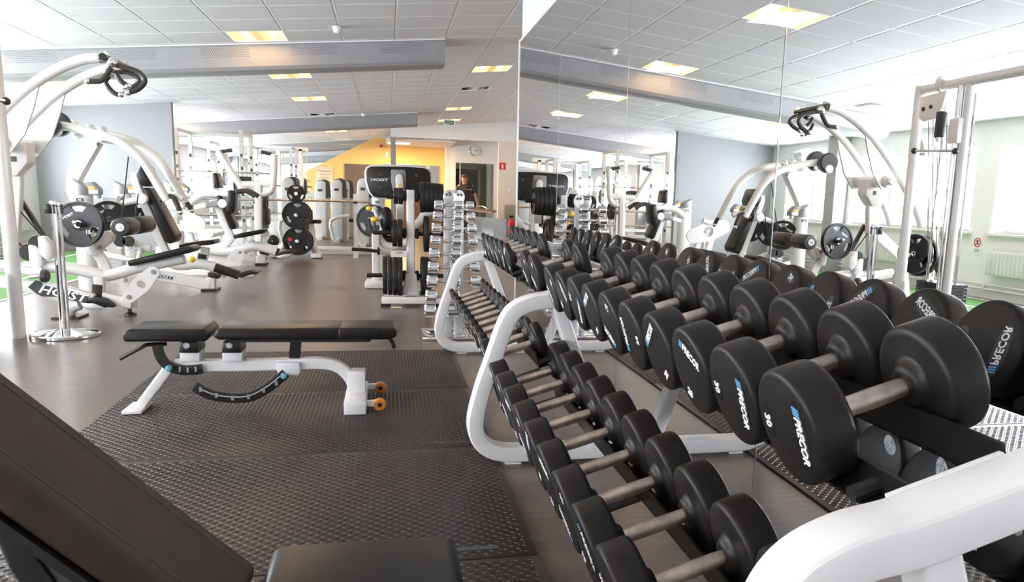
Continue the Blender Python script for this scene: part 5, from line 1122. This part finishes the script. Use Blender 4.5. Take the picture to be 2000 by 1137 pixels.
# ================================================================== cable machine at the left, seen in the mirror
cm = thing('cable_machine', (-2.68, 6.2, 0), 'tall white cable machine with chrome guide rods, seen whole in the mirror', 'gym machine')
for y in (6.5, 5.85):
    ob('upright_post', MB().tube([(-2.655, y, 0), (-2.665, y, 2.27)], .047 if y > 6 else .035, 18), 'white', cm)
ob('foot_plate', MB().lo_hi((-2.76, 5.76, 0), (-2.55, 5.94, .02)), 'white', cm)
ob('top_bar', MB().tube([(-2.665, 6.46, 2.235), (-2.665, 3.0, 2.235)], .042, 16), 'white', cm)
ob('upright_post', MB().tube([(-2.655, 3.0, 0), (-2.665, 3.0, 2.27)], .047, 18), 'white', cm)
for y in (6.36, 5.98): ob('guide_rod', MB().tube([(-2.84, y, .05), (-2.84, y, 2.16)], .013, 10), 'chrome', cm)
ob('pulley_plate', MB().prism([(-2.63, y, z) for y, z in ((6.40, 2.16), (6.40, 1.98), (6.34, 1.94), (6.20, 1.95), (6.10, 2.04), (6.06, 2.18))], (.03, 0, 0)), 'white', cm, bevel=.006)
for y, z in ((6.34, 2.05), (6.24, 2.06)): ob('plate_bolt', MB().cyl((-2.595, y, z), (1, 0, 0), .018, .012, 12), 'mark', cm)
ob('bar_clamp', MB().cyl((-2.66, 6.18, 2.25), (0, 1, 0), .075, .04, 20), 'white', cm)
for q in range(5): ob('cable', MB().tube([(-2.66, 6.34 - .06 * q, 2.0), (-2.82, 6.33 - .06 * q, .55)], .004, 6), 'blackm', cm)
ob('chrome_column', MB().tube([(-2.62, 5.90, .05), (-2.62, 5.90, 2.2)], .03, 14), 'chrome', cm)
ob('slide_collar', MB().lo_hi((-2.68, 5.84, 1.72), (-2.58, 5.96, 1.93)), 'white', cm, bevel=.01)
ob('swivel_pulley', MB().lo_hi((-2.60, 6.02, 1.78), (-2.54, 6.09, 2.0)), 'blackm', cm, bevel=.01)
for q in range(14): ob('stack_plate', MB().lo_hi((-2.95, 5.95, .06 + .032 * q), (-2.75, 6.39, .088 + .032 * q)), 'blackm', cm)
ob('stack_pulley', MB().cyl((-2.82, 6.17, .64), (1, 0, 0), .06, .05, 20, .01), 'blackm', cm)
th = thing('tricep_bar', (-2.55, 6.05, 1.66), 'short chrome pull bar with black end balls hanging on cable machine', 'pull bar')
ob('bar', MB().tube([(-2.54, 6.32, 1.68), (-2.54, 5.80, 1.65)], .013, 10), 'chrome', th)
for y, z in ((6.33, 1.68), (5.79, 1.65)): ob('end_ball', MB().ball((-2.54, y, z), .028, 12), 'foam', th)
ob('carabiner', MB().tube([(-2.54, 6.06, 1.67), (-2.56, 6.05, 1.72), (-2.54, 6.06, 1.78)], .006, 8, smooth=2), 'chrome', th)
plate((-3.15, 6.9, .70), (1, -.25, 0), .21, .05, 'inner of two weight plates behind the cable machine stack', None)
plate((-3.05, 6.85, .72), (1, -.25, 0), .20, .05, 'outer of two weight plates behind the cable machine stack', None)
pp = thing('plate_post', (-3.25, 6.95, 0), 'short white post with a plate peg behind the cable machine', 'plate stand')
ob('post', MB().bar([(-3.3, 6.95, 0), (-3.3, 6.95, .95)], .09, .1, side=(0, 1, 0)), 'white', pp); ob('peg', MB().tube([(-3.3, 6.95, .70), (-2.97, 6.84, .71)], .022, 10), 'chrome', pp)
ob('foot_plate', MB().lo_hi((-3.4, 6.8, 0), (-3.2, 7.1, .02)), 'white', pp)
# radiators, pipes, speakers and sign on the window wall
for k, (a, b_) in enumerate(((5.9, 8.96), (9.9, 12.2), (13.2, 15.0), (1.8, 4.6))):
    t = thing('radiator', (XL + .08, (a + b_) / 2, .33), 'white panel radiator under the %s window' % ('near left', 'middle left', 'window beside the grey wall', 'nearest')[k], 'radiator', 'radiators under the windows')
    ob('panel', MB().lo_hi((XL + .05, a, .33), (XL + .11, b_, .655)), 'white', t, bevel=.008)
    rb = MB()
    for q in range(int((b_ - a) / .07)): rb.lo_hi((XL + .11, a + .03 + .07 * q, .36), (XL + .117, a + .06 + .07 * q, .63))
    stuff(ob('panel_ribs', rb, 'white', t))
    for yy in (a + .1, b_ - .1): ob('wall_bracket', MB().lo_hi((XL, yy - .02, .36), (XL + .05, yy + .02, .62)), 'white', t)
for z in (.19, .13): 
    t = tag(ob('heating_pipe', MB().tube([(XL + .05, YB + .1, z), (XL + .05, 15.4, z)], .014, 8), 'white'), '%s of two white heating pipes along the window wall' % ('upper' if z > .15 else 'lower'), 'pipe', 'heating pipes')
    for q in range(9): ob('pipe_clip', MB().lo_hi((XL, 1 + q * 1.6, z - .02), (XL + .07, 1.03 + q * 1.6, z + .02)), 'white', t)
for y, wh in ((13.85, 'near the grey wall'), (10.35, 'above the middle window')):
    t = thing('loudspeaker', (XL + .2, y, 2.1), 'white wall loudspeaker ' + wh, 'loudspeaker', 'wall loudspeakers')
    rot = Matrix.Rotation(.35, 3, 'Y')
    ob('cabinet', MB().box((XL + .22, y, 2.10), (.22, .34, .26), rot), 'ink', t, bevel=.02)
    ob('grille', MB().box((XL + .325, y, 2.062), (.012, .30, .22), rot), 'silver', t)
    ob('bracket', MB().lo_hi((XL, y - .03, 2.12), (XL + .14, y + .03, 2.18)), 'grey', t)
sg = tag(ob('prohibition_sign', MB().lo_hi((XL, 9.19, .58), (XL + .006, 9.36, .84)), 'ink'), 'white sign with red crossed-out circle below the window pier', 'sign')
ob('red_ring', MB().lathe([(.052, 0), (.065, 0), (.065, .004), (.052, .004), (.052, 0)], (XL + .006, 9.275, .745), (1, 0, 0), 24, False), 'red', sg)
ob('red_slash', MB().box((XL + .008, 9.275, .745), (.004, .11, .012), Matrix.Rotation(-.8, 3, 'X')), 'red', sg)
ob('dumbbell_symbol', MB().box((XL + .0075, 9.275, .745), (.003, .02, .08), Matrix.Rotation(-.5, 3, 'X')), 'mark', sg)
ob('text_line', MB().lo_hi((XL + .006, 9.22, .64), (XL + .008, 9.33, .648)).lo_hi((XL + .006, 9.23, .62), (XL + .008, 9.32, .628)), 'mark', sg)
